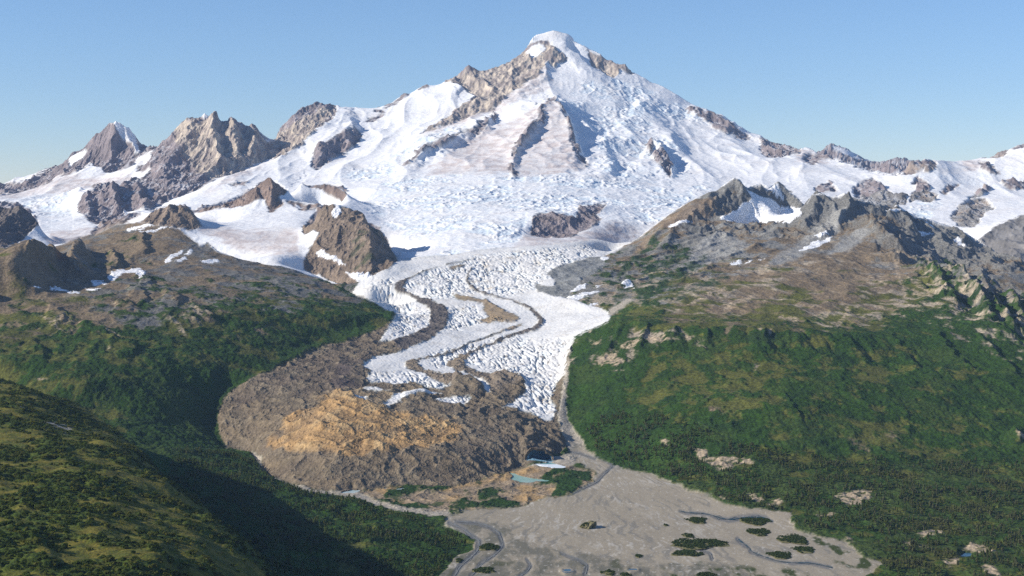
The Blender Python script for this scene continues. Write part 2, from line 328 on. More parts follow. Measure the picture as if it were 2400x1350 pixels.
# ------------------------------------------------------------------ solve the ground between the control lines
def solve():
    nr, nc = (NR + 1) // 2, (NC + 1) // 2
    acc = np.zeros((nr, nc)); cnt = np.zeros((nr, nc)); acs = np.zeros((nr, nc)); cns = np.zeros((nr, nc)); crest = np.zeros((nr, nc), np.float32)

    def put(a, Y, z, w, cr):
        r = row_of(Y) / 2; c = col_of(a) / 2
        ri, ci = np.rint(r).astype(int), np.rint(c).astype(int)
        ok = (ri >= 0) & (ri < nr) & (ci >= 0) & (ci < nc)
        np.add.at(acc if w == 1 else acs, (ri[ok], ci[ok]), z[ok] * w)
        np.add.at(cnt if w == 1 else cns, (ri[ok], ci[ok]), w)
        if cr:
            crest[ri[ok], ci[ok]] = 1
    for pts, back in LINES:
        for p, q in zip(pts[:-1], pts[1:]):
            n = int(max(abs(q[0] - p[0]) / 1.5, abs(row_of(q[2] * 1000) - row_of(p[2] * 1000)))) + 2
            t = np.linspace(0, 1, n)
            a = p[0] + (q[0] - p[0]) * t
            b = p[1] + (q[1] - p[1]) * t
            Y = (p[2] + (q[2] - p[2]) * t) * 1000
            z = ALT - (b - HZ) * Y / F
            put(a, Y, z, 1.0, back is not None)
            if back:
                x = (a - CX) / F * Y
                Yb = Y + back[0]
                put(x / Yb * F + CX, Yb, z - back[1], 0.02, False)
                Yc = Y + back[0] * 1.9
                put(x / Yc * F + CX, Yc, z - back[1] * 1.5, 0.005, False)
    fixed = cnt > 0
    soft = (cns > 0) & ~fixed
    # behind-crest points only count where no traced control line is near
    near = fixed.copy()
    for _ in range(6):
        m = near.copy()
        m[1:] |= near[:-1]; m[:-1] |= near[1:]; m[:, 1:] |= near[:, :-1]; m[:, :-1] |= near[:, 1:]
        near = m
    soft &= ~near
    val = np.where(fixed, acc / np.maximum(cnt, 1e-9), np.where(soft, acs / np.maximum(cns, 1e-9), 0))
    has = fixed | soft
    levels = [(val, has)]
    while min(levels[-1][0].shape) > 24:
        v, h = levels[-1]
        R, Cn = (v.shape[0] + 1) // 2, (v.shape[1] + 1) // 2
        vv = np.zeros((R * 2, Cn * 2)); hh = np.zeros((R * 2, Cn * 2))
        vv[:v.shape[0], :v.shape[1]] = v * h; hh[:v.shape[0], :v.shape[1]] = h
        s = vv.reshape(R, 2, Cn, 2).sum((1, 3)); n = hh.reshape(R, 2, Cn, 2).sum((1, 3))
        levels.append((np.where(n > 0, s / np.maximum(n, 1), 0), n > 0))
    z = None
    for v, h in reversed(levels):
        if z is None:
            z = np.where(h, v, v[h].mean())
            its = 600
        else:
            z = np.repeat(np.repeat(z, 2, 0), 2, 1)[:v.shape[0], :v.shape[1]]
            z = np.where(h, v, z)
            its = 140
        v = v.astype(np.float32); z = z.astype(np.float32)
        for _ in range(its):
            p = np.pad(z, 1, mode='edge')
            z = np.where(h, v, 0.25 * (p[:-2, 1:-1] + p[2:, 1:-1] + p[1:-1, :-2] + p[1:-1, 2:]))
    cr = crest.copy()
    zs = z.copy()
    for _ in range(14):
        p = np.pad(zs, 1, mode='edge')
        zs = 0.25 * (p[:-2, 1:-1] + p[2:, 1:-1] + p[1:-1, :-2] + p[1:-1, 2:])
        p = np.pad(cr, 1, mode='edge')
        cr = np.maximum(cr, 0.94 * np.maximum(np.maximum(p[:-2, 1:-1], p[2:, 1:-1]), np.maximum(p[1:-1, :-2], p[1:-1, 2:])) - 0.02)
    cr = np.clip(cr * 1.6 - 0.35, 0, 1)
    z = z * cr + zs * (1 - cr)
    # to the full grid
    def up(a):
        o = np.empty((NR, NC), np.float32)
        e = np.empty((a.shape[0], NC), np.float32)
        e[:, ::2] = a[:, :(NC + 1) // 2]
        e[:, 1::2] = 0.5 * (a[:, :NC // 2] + a[:, 1:NC // 2 + 1])
        o[::2] = e[:(NR + 1) // 2]
        o[1::2] = 0.5 * (e[:NR // 2] + e[1:NR // 2 + 1])
        return o
    return up(z)


if NC % 2 == 0:
    COLS = COLS[:-1]; NC -= 1
H0 = solve()
YY = np.repeat(ROWS[:, None], NC, 1).astype(np.float32)
AA = np.repeat(COLS[None, :], NR, 0).astype(np.float32)
XX = ((AA - CX) / F * YY).astype(np.float32)
BB = (HZ - F * (H0 - ALT) / YY).astype(np.float32)      # image row of every ground point
# ------------------------------------------------------------------ ground cover outlines traced in image pixels (column / row), projected onto the ground
RA0, RB0, RS = -260, 0, 2.0
RW, RH = 1461, 901


def raster(polys=(), lines=(), blur=1):
    """outlines and strips -> soft cover map"""
    m = np.zeros((RH, RW), np.float32)
    for P in polys:
        P = np.asarray(P, float)
        xs, ys = (P[:, 0] - RA0) / RS, (P[:, 1] - RB0) / RS
        x2, y2 = np.roll(xs, -1), np.roll(ys, -1)
        for r in range(max(0, int(ys.min())), min(RH - 1, int(ys.max()) + 1) + 1):
            c = ((ys <= r) & (y2 > r)) | ((y2 <= r) & (ys > r))
            if not c.any():
                continue
            xc = np.sort(xs[c] + (r - ys[c]) / (y2[c] - ys[c]) * (x2[c] - xs[c]))
            for i in range(0, len(xc) - 1, 2):
                a, b = int(max(0, math.ceil(xc[i]))), int(min(RW - 1, math.floor(xc[i + 1])))
                if b >= a:
                    m[r, a:b + 1] = 1
    for pts, w in lines:
        pts = np.asarray([(p[0], p[1], p[2] if len(p) > 2 else w) for p in pts], float)
        for p, q in zip(pts[:-1], pts[1:]):
            wm = max(p[2], q[2]) + 3
            a0, a1 = min(p[0], q[0]) - wm, max(p[0], q[0]) + wm
            b0, b1 = min(p[1], q[1]) - wm, max(p[1], q[1]) + wm
            c0, c1 = max(0, int((a0 - RA0) / RS)), min(RW, int((a1 - RA0) / RS) + 2)
            r0, r1 = max(0, int((b0 - RB0) / RS)), min(RH, int((b1 - RB0) / RS) + 2)
            if c1 <= c0 or r1 <= r0:
                continue
            gx, gy = np.meshgrid(np.arange(c0, c1) * RS + RA0, np.arange(r0, r1) * RS + RB0)
            dx, dy = q[0] - p[0], q[1] - p[1]
            t = np.clip(((gx - p[0]) * dx + (gy - p[1]) * dy) / (dx * dx + dy * dy + 1e-9), 0, 1)
            d = np.hypot(gx - p[0] - t * dx, gy - p[1] - t * dy)
            w_ = p[2] + (q[2] - p[2]) * t
            m[r0:r1, c0:c1] = np.maximum(m[r0:r1, c0:c1], np.clip((w_ + 1 - d) / 2, 0, 1))
    for _ in range(blur):
        p = np.pad(m, 1, mode='edge')
        m = (p[:-2, 1:-1] + p[2:, 1:-1] + p[1:-1, :-2] + p[1:-1, 2:] + 2 * m) / 6
    return m


def look(m, a, b):
    x = np.clip((a - RA0) / RS, 0, RW - 1.001); y = np.clip((b - RB0) / RS, 0, RH - 1.001)
    i, j = x.astype(np.int32), y.astype(np.int32)
    fx, fy = x - i, y - j
    f = m.ravel(); k = j * RW + i
    return (f[k] * (1 - fx) + f[k + 1] * fx) * (1 - fy) + (f[k + RW] * (1 - fx) + f[k + RW + 1] * fx) * fy


# natural wander of every boundary on the ground
far = sst(6500, 10000, YY)
_w = lambda s: (1 - far) * (fbm(XX, YY, 60, 3, s)) + far * (fbm(XX, YY, 170, 3, s))
WA, WB = _w(101), _w(202)
_w2 = lambda s: (1 - far) * fbm(XX, YY, 17, 2, s) + far * fbm(XX, YY, 55, 2, s)
WC, WD = _w2(103), _w2(204)


def cover(polys=(), lines=(), Y0=0, Y1=99, wander=7, blur=1):
    out = np.zeros((NR, NC), np.float32)
    r0, r1 = int(np.searchsorted(ROWS, Y0 * 1000)), int(np.searchsorted(ROWS, Y1 * 1000))
    s = slice(r0, r1)
    m = raster(polys, lines, blur)
    out[s] = look(m, AA[s] + WA[s] * wander + WC[s] * min(wander, 5), BB[s] + WB[s] * wander * 0.7 + WD[s] * min(wander, 5) * .6)
    return out


SNOW_P = [(-260, 0), (-260, 575), (0, 588), (20, 577), (63, 560), (93, 580), (107, 583), (133, 577), (180, 560), (213, 550), (240, 543), (267, 528), (330, 520), (420, 536), (450, 558),
          (470, 576), (487, 568), (510, 589), (560, 608), (640, 624), (712, 644), (760, 657), (833, 690), (846, 662), (880, 690), (1240, 690), (1255, 640), (1300, 612), (1438, 590), (1500, 557), (1560, 516), (1600, 491), (1640, 471), (1700, 436),
          (1722, 418), (1750, 441), (1785, 431), (1800, 446), (1823, 424), (1853, 450), (1883, 478), (1893, 481), (1903, 464), (1920, 456), (1960, 464), (1980, 454), (2027, 471), (2093, 481), (2147, 508), (2187, 518),
          (2233, 534), (2283, 558), (2333, 591), (2400, 611), (2660, 655), (2660, 0)]
ROCK_FAR = [
    # far left peak
    [(-260, 430), (0, 430), (67, 422), (133, 380), (217, 318), (253, 290), (280, 280), (310, 303), (350, 347), (335, 363), (323, 368), (310, 390), (285, 398), (250, 402), (238, 394), (215, 382), (190, 398), (160, 408), (133, 412), (117, 428), (83, 436),
     (33, 448), (0, 454), (-260, 462)],
    # gullied peak, its cliffs and the tan shoulder
    [(355, 345), (367, 338), (400, 312), (450, 275), (480, 258), (540, 268), (600, 298), (613, 322), (643, 328), (652, 300), (700, 258), (747, 238), (790, 240), (786, 268), (775, 290), (743, 317), (700, 347), (650, 367), (600, 380), (550, 407),
     (500, 423), (483, 433), (450, 447), (400, 467), (377, 487), (333, 497), (290, 497), (287, 517), (250, 540), (220, 552), (230, 527), (213, 523), (193, 510), (180, 493), (182, 480), (197, 457), (227, 437), (253, 433),
     (277, 437), (300, 427), (337, 417), (353, 400), (320, 397), (335, 368)],
    # summit ridge, tan face
    [(1043, 190), (1060, 176), (1077, 160), (1100, 150), (1150, 150), (1177, 142), (1223, 116), (1243, 100), (1262, 98), (1285, 96), (1292, 110), (1305, 122), (1325, 128), (1330, 143), (1300, 160), (1283, 150), (1267, 183), (1217, 207), (1150, 257),
     (1100, 277), (1033, 303), (987, 320), (1000, 310), (1067, 263), (1117, 223), (1087, 210), (1060, 203)],
    # right of the summit
    [(1373, 104), (1400, 117), (1433, 130), (1467, 156), (1484, 172), (1472, 176), (1453, 166), (1440, 182), (1425, 172), (1400, 147), (1385, 132)],
    [(1605, 256), (1640, 262), (1680, 280), (1730, 310), (1757, 322), (1740, 326), (1700, 316), (1665, 296), (1640, 280), (1618, 266)],
    [(1783, 328), (1817, 326), (1847, 333), (1885, 347), (1870, 360), (1850, 358), (1830, 370), (1800, 365), (1785, 350)],
    [(1883, 366), (1900, 357), (1922, 371), (1910, 386), (1885, 380)],
    [(1247, 508), (1267, 500), (1300, 498), (1350, 508), (1360, 484), (1393, 477), (1423, 478), (1413, 489), (1390, 500), (1410, 517), (1363, 542), (1347, 552), (1320, 567), (1293, 570), (1262, 560), (1245, 550)],
    [(1518, 345), (1530, 340), (1534, 355), (1524, 370), (1516, 362)],
    [(1528, 377), (1550, 363), (1567, 370), (1577, 393), (1570, 420), (1557, 405), (1537, 392)],
    [(800, 330), (820, 317), (847, 314), (845, 327), (817, 350), (800, 360), (763, 380), (743, 395), (727, 388), (733, 370), (767, 345)],
    [(707, 424), (733, 430), (760, 425), (800, 437), (814, 450), (800, 470), (785, 460), (752, 442), (722, 437)],
    [(537, 435), (560, 428), (583, 424), (575, 432), (550, 440)],
    # distant right peaks
    [(1905, 365), (1933, 338), (1948, 332), (1987, 342), (2057, 378), (2093, 360), (2150, 370), (2200, 385), (2133, 405), (2098, 409), (2067, 405), (2033, 397), (2000, 384), (1967, 376)],
]
ROCK_FAR_LINES = [([(1283, 238, 3), (1290, 250, 5), (1271, 265, 6), (1268, 290, 6), (1255, 302, 4), (1240, 320, 4), (1222, 340, 5), (1208, 358, 4), (1203, 375, 4)], 5), ([(1198, 394, 5), (1206, 408, 6)], 6),
                  ([(1290, 240, 2), (1310, 265, 3), (1325, 285, 3), (1336, 305, 4), (1340, 330, 6), (1345, 360, 6), (1356, 378, 5), (1372, 392, 4)], 4),
                  ([(1164, 266, 3), (1155, 284, 5)], 4), ([(1140, 296, 6), (1120, 312, 6), (1105, 318, 4), (1080, 322, 3), (1060, 335, 4), (1040, 347, 5), (1015, 355, 6), (990, 365, 4), (970, 378, 3), (945, 388, 2)], 4),
                  ([(880, 256, 3), (897, 258, 4)], 3), ([(905, 247, 3), (935, 233, 3), (955, 224, 2)], 2), ([(980, 212, 2), (1000, 205, 2)], 2), ([(860, 280, 3), (895, 268, 4)], 3)]
SNOW_ON_PEAKS = [
    [(253, 293), (267, 284), (280, 280), (293, 290), (310, 310), (320, 333), (331, 357), (320, 361), (300, 340), (283, 333), (270, 313), (262, 300)],
    [(160, 373), (207, 347), (200, 363), (175, 386), (162, 392)],
    [(283, 405), (335, 366), (362, 350), (350, 375), (325, 395), (305, 410)],
    [(568, 296), (580, 292), (588, 300), (575, 303)], [(612, 326), (645, 328), (630, 334), (615, 334)],
    [(470, 275), (480, 262), (492, 274), (478, 280)],
    [(395, 500), (360, 487), (395, 470), (440, 455), (470, 460), (430, 480)],
    [(1943, 345), (1955, 338), (1990, 352), (2017, 367), (2055, 379), (2035, 379), (1993, 370), (1967, 358)],
    [(1247, 108), (1262, 100), (1278, 112), (1270, 135), (1243, 142), (1236, 122)],
    [(1440, 180), (1455, 162), (1478, 176), (1466, 190), (1448, 190)],
]
ROCK_MID = [
    [(-260, 470), (0, 480), (43, 478), (63, 490), (88, 515), (92, 528), (70, 540), (63, 553), (20, 577), (0, 588), (-260, 575)],
    [(317, 527), (337, 514), (367, 490), (393, 481), (427, 480), (443, 491), (460, 512), (473, 530), (450, 538), (417, 533), (393, 530), (350, 526)],
    [(213, 550), (228, 530), (260, 520), (290, 510), (333, 503), (300, 520), (272, 530), (240, 544)],
    [(450, 496), (473, 487), (497, 484), (533, 472), (567, 456), (597, 440), (613, 424), (630, 416), (653, 430), (675, 446), (653, 463), (663, 477), (643, 497), (630, 500), (627, 487), (617, 470), (590, 480), (560, 484), (517, 490), (493, 495), (467, 500)],
    [(670, 473), (693, 472), (717, 478), (753, 479), (740, 488), (710, 493), (690, 484)],
    [(707, 535), (730, 508), (745, 488), (760, 482), (777, 492), (790, 505), (825, 502), (850, 518), (887, 534), (907, 560), (920, 592), (937, 615), (905, 630), (880, 641), (860, 656), (835, 676), (800, 666), (760, 650), (712, 630), (715, 600),
     (735, 570), (750, 548), (735, 540), (712, 548)],
    [(1911, 446), (1925, 433), (1935, 430), (1945, 424), (1955, 435), (1964, 447), (1940, 450), (1925, 453)],
    [(1998, 440), (2013, 427), (2047, 414), (2063, 430), (2077, 440), (2100, 457), (2127, 455), (2123, 480), (2093, 482), (2033, 470), (2007, 460)],
    [(2130, 472), (2147, 437), (2138, 427), (2153, 410), (2173, 427), (2183, 450), (2197, 457), (2193, 467), (2173, 474), (2150, 466)],
    [(2163, 403), (2167, 398), (2180, 375), (2197, 381), (2190, 400), (2175, 405)],
    [(2098, 411), (2133, 382), (2167, 371), (2163, 380), (2127, 393), (2105, 410)],
    [(2207, 447), (2223, 432), (2250, 428), (2233, 443), (2213, 457)],
    [(2227, 510), (2240, 493), (2253, 477), (2280, 463), (2307, 463), (2330, 490), (2307, 497), (2300, 517), (2283, 533), (2250, 533)],
    [(2270, 463), (2313, 433), (2323, 443), (2300, 458)],
    [(2293, 377), (2310, 380), (2333, 400), (2347, 405), (2320, 407), (2300, 392)],
    [(2298, 369), (2340, 360), (2350, 349), (2365, 350), (2353, 365), (2333, 372)], [(2367, 348), (2400, 326), (2480, 296), (2480, 310), (2400, 343)],
    [(2343, 430), (2363, 417), (2383, 427), (2420, 420), (2420, 440), (2367, 443)],
    [(2293, 560), (2333, 530), (2367, 515), (2400, 503), (2660, 460), (2660, 655), (2400, 611), (2333, 590)],
]
SNOW_PATCHES = [
    [(1747, 447), (1763, 450), (1787, 457), (1813, 467), (1827, 483), (1877, 490), (1877, 507), (1847, 520), (1800, 518), (1760, 522), (1740, 527), (1700, 513), (1685, 509), (1717, 497), (1757, 480), (1763, 470)],
    [(1800, 440), (1822, 432), (1833, 452), (1842, 472), (1830, 470), (1812, 456)],
    [(1907, 553), (1937, 545), (1942, 550), (1922, 558)],
    [(1873, 586), (1900, 571), (1925, 566), (1950, 555), (1945, 566), (1920, 578), (1890, 587)],
    [(2073, 493), (2095, 497), (2122, 503), (2095, 507)], [(2133, 537), (2165, 540), (2195, 547), (2160, 546)], [(2168, 515), (2185, 523), (2202, 534), (2185, 530)],
    [(2233, 560), (2250, 565), (2268, 575), (2245, 570)],
    [(1712, 618), (1735, 612), (1737, 616), (1715, 621)], [(1745, 616), (1768, 605), (1760, 612), (1750, 618)], [(1775, 607), (1792, 604), (1780, 612)],
    [(1333, 683), (1345, 676), (1358, 669), (1378, 667), (1372, 674), (1360, 676), (1350, 682), (1338, 686)],
    [(1326, 694), (1340, 696), (1367, 686), (1407, 678), (1400, 684), (1375, 695), (1352, 702), (1362, 706), (1338, 700)],
    [(1393, 675), (1412, 667), (1405, 674)], [(1407, 606), (1430, 604), (1415, 612)], [(1455, 668), (1472, 658), (1486, 672), (1470, 674)], [(1565, 547), (1600, 530), (1620, 524), (1600, 540), (1575, 552)],
    [(1380, 713), (1403, 707), (1402, 711), (1385, 715)],
    # left plateau
    [(250, 655), (262, 640), (285, 630), (300, 634), (325, 624), (342, 640), (335, 655), (318, 643), (290, 645), (262, 662)],
    [(82, 672), (98, 671), (96, 674), (84, 675)], [(118, 670), (135, 672), (162, 680), (145, 682), (122, 676)], [(157, 684), (185, 684), (188, 688), (162, 687)], [(198, 676), (235, 678), (225, 683), (205, 681)],
    [(213, 660), (240, 662), (255, 668), (232, 668), (218, 667)],
    [(385, 612), (400, 598), (418, 590), (432, 585), (425, 595), (408, 602), (398, 613)], [(432, 595), (448, 584), (453, 588), (445, 597)], [(407, 612), (435, 602), (438, 606), (415, 615)],
    [(470, 608), (512, 609), (513, 613), (474, 613)], [(293, 537), (335, 527), (362, 528), (330, 536), (300, 541)], [(315, 545), (330, 543), (368, 535), (380, 531), (398, 532), (360, 540), (325, 548)],
    [(740, 589), (755, 590), (785, 602), (812, 626), (795, 620), (770, 605), (748, 597)], [(808, 634), (830, 638), (852, 641), (880, 645), (862, 656), (845, 662), (825, 650)],
    [(778, 505), (795, 498), (800, 510), (785, 520), (775, 515)], [(690, 478), (712, 482), (700, 490)],
]
ICE_P = [(930, 610), (1040, 600), (1130, 585), (1300, 570), (1500, 550), (1450, 582), (1440, 590), (1408, 604), (1383, 603), (1342, 615), (1315, 621), (1280, 642), (1288, 643), (1303, 658), (1298, 671), (1277, 671), (1253, 662), (1260, 683),
         (1300, 693), (1350, 703), (1375, 713), (1400, 718), (1417, 728), (1432, 740), (1425, 755), (1390, 770), (1345, 791), (1341, 803), (1327, 838), (1325, 873), (1306, 897), (1290, 932), (1302, 955), (1297, 978), (1285, 985), (1264, 978), (1243, 967),
         (1208, 956), (1173, 956), (1206, 939), (1232, 915), (1227, 897), (1150, 918), (1150, 925), (1131, 911), (1108, 897), (1080, 885), (1060, 900), (1033, 911), (998, 901), (963, 890), (949, 897), (928, 901), (870, 894), (856, 887), (870, 871), (851, 859),
         (856, 850), (884, 834), (940, 824), (917, 800), (888, 798), (908, 772), (920, 752), (930, 738), (900, 723), (875, 707), (842, 693), (825, 685), (846, 658), (875, 648), (910, 632)]
ICE_STRIPS = [[(849, 906), (882, 908), (912, 914), (893, 916), (851, 911)], [(826, 929), (847, 931), (868, 940), (847, 941), (830, 934)],
              [(898, 948), (912, 936), (931, 920), (968, 918), (1010, 917), (1038, 920), (998, 926), (963, 929), (931, 941), (912, 953)],
              [(1017, 943), (1033, 934), (1068, 932), (1096, 930), (1101, 939), (1080, 953), (1073, 960), (1052, 953), (1033, 951)]]
# dirt on the ice
DARK_MORAINE = [[(1047, 619), (1000, 632), (967, 645), (942, 657), (928, 665), (926, 678), (933, 687), (960, 695), (983, 707), (1002, 718), (1010, 730), (1008, 747), (1002, 767), (967, 782), (942, 792), (905, 806), (860, 815), (800, 830), (760, 860), (800, 920), (856, 900),
                 (851, 859), (856, 850), (884, 834), (940, 824), (987, 803), (1003, 798), (1025, 783), (1045, 763), (1051, 748), (1050, 730), (1033, 713), (1008, 703), (983, 697), (955, 687), (945, 673), (950, 660), (970, 646), (1003, 633)]]
THIN_MORAINE = [([(1105, 628, 1.4), (1097, 642, 1.8), (1094, 657, 2.2), (1103, 670, 2.9), (1117, 680, 2.9), (1133, 688, 2.2), (1158, 695, 1.4), (1200, 703, 1.4), (1220, 712, 2.2), (1242, 722, 2.9), (1258, 735, 4.3), (1268, 748, 5.0), (1267, 758, 5.0), (1255, 769, 4.3), (1233, 777, 3.6), (1208, 783, 2.9), (1183, 792, 2.2),
                  (1160, 802, 2.2), (1120, 816, 2.2), (1085, 836, 2.9)], 3),
                ([(1210, 766, 1.4), (1200, 771, 1.4), (1167, 782, 1.4), (1133, 793, 1.4), (1100, 804, 1.4), (1068, 822, 1.8), (1022, 834, 1.8), (982, 841, 2.2)], 2),
                ([(1047, 619, 1.4), (1075, 613, 0.7), (1110, 606, 0.7)], 1)]
TAN_SILT = [[(1065, 690), (1083, 693), (1108, 698), (1142, 702), (1158, 715), (1183, 727), (1200, 735), (1213, 740), (1217, 748), (1213, 755), (1183, 756), (1142, 754), (1117, 750), (1142, 745), (1150, 740), (1133, 730), (1133, 713), (1100, 706), (1068, 701)],
            [(1213, 761), (1223, 758), (1222, 763), (1200, 769), (1167, 779), (1180, 773)], [(1052, 626), (1075, 620), (1092, 618), (1080, 626), (1058, 630)]]
BROWN_ON_ICE = [[(949, 850), (963, 843), (977, 841), (984, 845), (975, 852), (994, 864), (982, 870), (963, 866), (952, 860)],
                [(987, 868), (1003, 866), (1022, 872), (1047, 876), (1061, 881), (1080, 885), (1108, 897), (1131, 911), (1143, 920), (1127, 926), (1099, 929), (1068, 918), (1047, 913), (1061, 899), (1045, 901), (1022, 890), (1001, 880)],
                [(1045, 852), (1057, 843), (1075, 834), (1101, 831), (1087, 845), (1089, 857), (1115, 870), (1150, 876), (1178, 873), (1208, 885), (1227, 897), (1232, 915), (1215, 932), (1192, 948), (1173, 956), (1138, 953), (1120, 945), (1150, 922),
                 (1150, 906), (1138, 894), (1103, 878), (1068, 866)]]
DEBRIS_P = [(930, 740), (920, 752), (900, 765), (870, 780), (820, 795), (780, 806), (740, 818), (700, 836), (660, 854), (620, 873), (580, 893), (545, 912), (524, 935), (513, 960), (510, 990), (516, 1020), (532, 1045), (560, 1055), (590, 1062), (606, 1080),
            (608, 1095), (640, 1118), (690, 1137), (750, 1149), (800, 1155), (850, 1148), (900, 1142), (960, 1138), (1040, 1142), (1100, 1130), (1150, 1114), (1190, 1104), (1230, 1092), (1260, 1075), (1310, 1062), (1335, 1045), (1318, 1010), (1308, 980), (1315, 930), (1330, 870), (1340, 805), (1050, 700)]
ORANGE_P = [(773, 920), (790, 913), (810, 922), (827, 940), (867, 950), (917, 960), (967, 977), (1033, 983), (1067, 992), (1083, 1010), (1062, 1030), (1000, 1047), (933, 1057), (850, 1063), (800, 1063), (740, 1057), (680, 1053), (640, 1047), (625, 1035), (667, 1010), (660, 990), (683, 967), (740, 957), (767, 933)]
OLD_MORAINE_P = [(840, 1150), (900, 1142), (1040, 1142), (1100, 1130), (1190, 1104), (1240, 1090), (1330, 1092), (1390, 1100), (1397, 1110), (1383, 1133), (1333, 1160), (1283, 1167), (1240, 1177), (1213, 1187), (1167, 1193), (1100, 1197), (1020, 1197), (950, 1190), (880, 1175)]
OLD_SHRUBS = [[(905, 1152), (960, 1140), (1010, 1137), (1048, 1142), (1020, 1155), (985, 1152), (940, 1160), (900, 1165)], [(870, 1170), (905, 1172), (960, 1180), (1010, 1190), (1000, 1196), (940, 1190), (890, 1180)],
              [(1115, 1155), (1150, 1145), (1170, 1155), (1165, 1170), (1125, 1172)], [(1060, 1180), (1080, 1168), (1120, 1175), (1125, 1185), (1085, 1193), (1055, 1190)], [(1130, 1180), (1150, 1172), (1190, 1172), (1218, 1182), (1180, 1192), (1140, 1190)],
              [(1270, 1112), (1300, 1102), (1350, 1100), (1385, 1108), (1388, 1122), (1360, 1140), (1330, 1158), (1290, 1160), (1310, 1140), (1272, 1128)], [(990, 1140), (1060, 1135), (1050, 1148), (1000, 1155)], [(1325, 1070), (1340, 1068), (1352, 1078), (1335, 1080)]]
PLAIN_P = [(1333, 1058), (1360, 1040), (1385, 1062), (1417, 1080), (1467, 1100), (1533, 1113), (1573, 1130), (1617, 1150), (1667, 1163), (1700, 1183), (1767, 1193), (1857, 1199), (1850, 1225), (1867, 1243), (1917, 1257), (1983, 1267), (2012, 1297),
           (2067, 1323), (2050, 1340), (2000, 1365), (2100, 1420), (2200, 1800), (900, 1800), (1000, 1420), (1030, 1350), (1045, 1330), (1062, 1307), (1108, 1287), (1117, 1267), (1085, 1250), (1040, 1225), (1050, 1208), (1100, 1197), (1167, 1193),
           (1213, 1187), (1240, 1177), (1283, 1167), (1333, 1160), (1383, 1133), (1400, 1112), (1390, 1098), (1350, 1085)]
GRAVEL_STRIPS = [[(590, 1055), (612, 1062), (612, 1095), (640, 1118), (690, 1135), (750, 1147), (810, 1153), (840, 1150), (880, 1173), (960, 1190), (1050, 1196), (1060, 1212), (1000, 1206), (930, 1196), (880, 1186), (850, 1172), (790, 1160), (730, 1153), (680, 1140), (640, 1122), (605, 1098)],
                 [(1342, 803), (1336, 835), (1333, 870), (1326, 920), (1329, 980), (1346, 1010), (1368, 1036), (1375, 1060), (1335, 1062), (1320, 1020), (1305, 985), (1312, 940), (1318, 900), (1328, 860), (1334, 820)],
                 [(1230, 1093), (1300, 1070), (1345, 1060), (1360, 1085), (1330, 1095), (1280, 1090), (1240, 1100)],
                 [(1425, 725), (1470, 700), (1490, 700), (1460, 720), (1430, 742)]]
GREY_TALUS = [(1253, 662), (1277, 671), (1298, 671), (1303, 658), (1288, 643), (1280, 642), (1315, 621), (1342, 615), (1383, 603), (1420, 596), (1415, 625), (1395, 640), (1365, 650), (1360, 668), (1335, 684), (1335, 700), (1300, 694), (1258, 684)]
BARE_RIGHT = [[(1625, 1053), (1650, 1052), (1672, 1072), (1700, 1070), (1740, 1075), (1768, 1088), (1755, 1092), (1725, 1090), (1715, 1105), (1690, 1105), (1660, 1092), (1642, 1085)],
              [(1952, 1165), (1985, 1150), (2040, 1152), (2042, 1168), (2020, 1182), (1990, 1190), (1978, 1178)], [(1752, 1160), (1775, 1158), (1792, 1175), (1775, 1178)], [(1800, 1178), (1828, 1168), (1835, 1178), (1812, 1185)],
              [(1680, 1163), (1700, 1170), (1715, 1177), (1690, 1170)], [(1905, 1206), (1950, 1210), (1965, 1208), (1940, 1216)], [(2207, 1316), (2245, 1308), (2245, 1326), (2225, 1328)],
              [(2255, 1285), (2275, 1272), (2320, 1285), (2335, 1298), (2300, 1298), (2275, 1290)], [(2110, 1270), (2140, 1275), (2170, 1284), (2195, 1286), (2160, 1280), (2125, 1278)], [(2150, 1250), (2195, 1238), (2215, 1248), (2190, 1256), (2160, 1262)],
              [(2300, 1320), (2330, 1330), (2350, 1350), (2310, 1345)], [(1980, 1262), (2000, 1263), (1998, 1272), (1985, 1270)], [(2385, 1022), (2400, 1018), (2410, 1035), (2390, 1036)], [(1890, 1335), (1930, 1340), (1935, 1352), (1900, 1350)],
              [(1395, 848), (1440, 822), (1450, 840), (1425, 855), (1408, 862)], [(1425, 858), (1455, 838), (1462, 850), (1440, 862)], [(1450, 815), (1485, 800), (1505, 805), (1480, 818)], [(1505, 790), (1560, 792), (1590, 800), (1540, 806)], [(1600, 786), (1625, 790), (1615, 800)],
              [(1775, 775), (1785, 768), (1782, 780)], [(1798, 775), (1808, 772), (1805, 788)], [(1545, 1035), (1560, 1030), (1580, 1040), (1560, 1045)], [(1765, 852), (1780, 855), (1772, 864)], [(1388, 800), (1410, 790), (1402, 806)],
              [(855, 1161), (880, 1165), (905, 1180), (935, 1190), (900, 1186), (870, 1175)]]
BARE_LEFT = [[(525, 1042), (540, 1040), (548, 1047), (533, 1052)], [(378, 742), (400, 746), (418, 758), (430, 768), (412, 760), (390, 750)], [(415, 765), (435, 775), (440, 785), (420, 775)], [(425, 738), (450, 750), (478, 766), (450, 755)], [(375, 775), (400, 785), (390, 782)],
             [(225, 763), (260, 775), (290, 793), (260, 780)], [(448, 724), (465, 725), (472, 738), (480, 752), (462, 742), (450, 735)], [(262, 712), (272, 710), (278, 718), (266, 718)], [(90, 742), (120, 750), (155, 780), (125, 765)], [(120, 760), (140, 748), (150, 740), (135, 758)],
             [(245, 820), (258, 822), (250, 826)], [(70, 886), (115, 890), (100, 893)]]
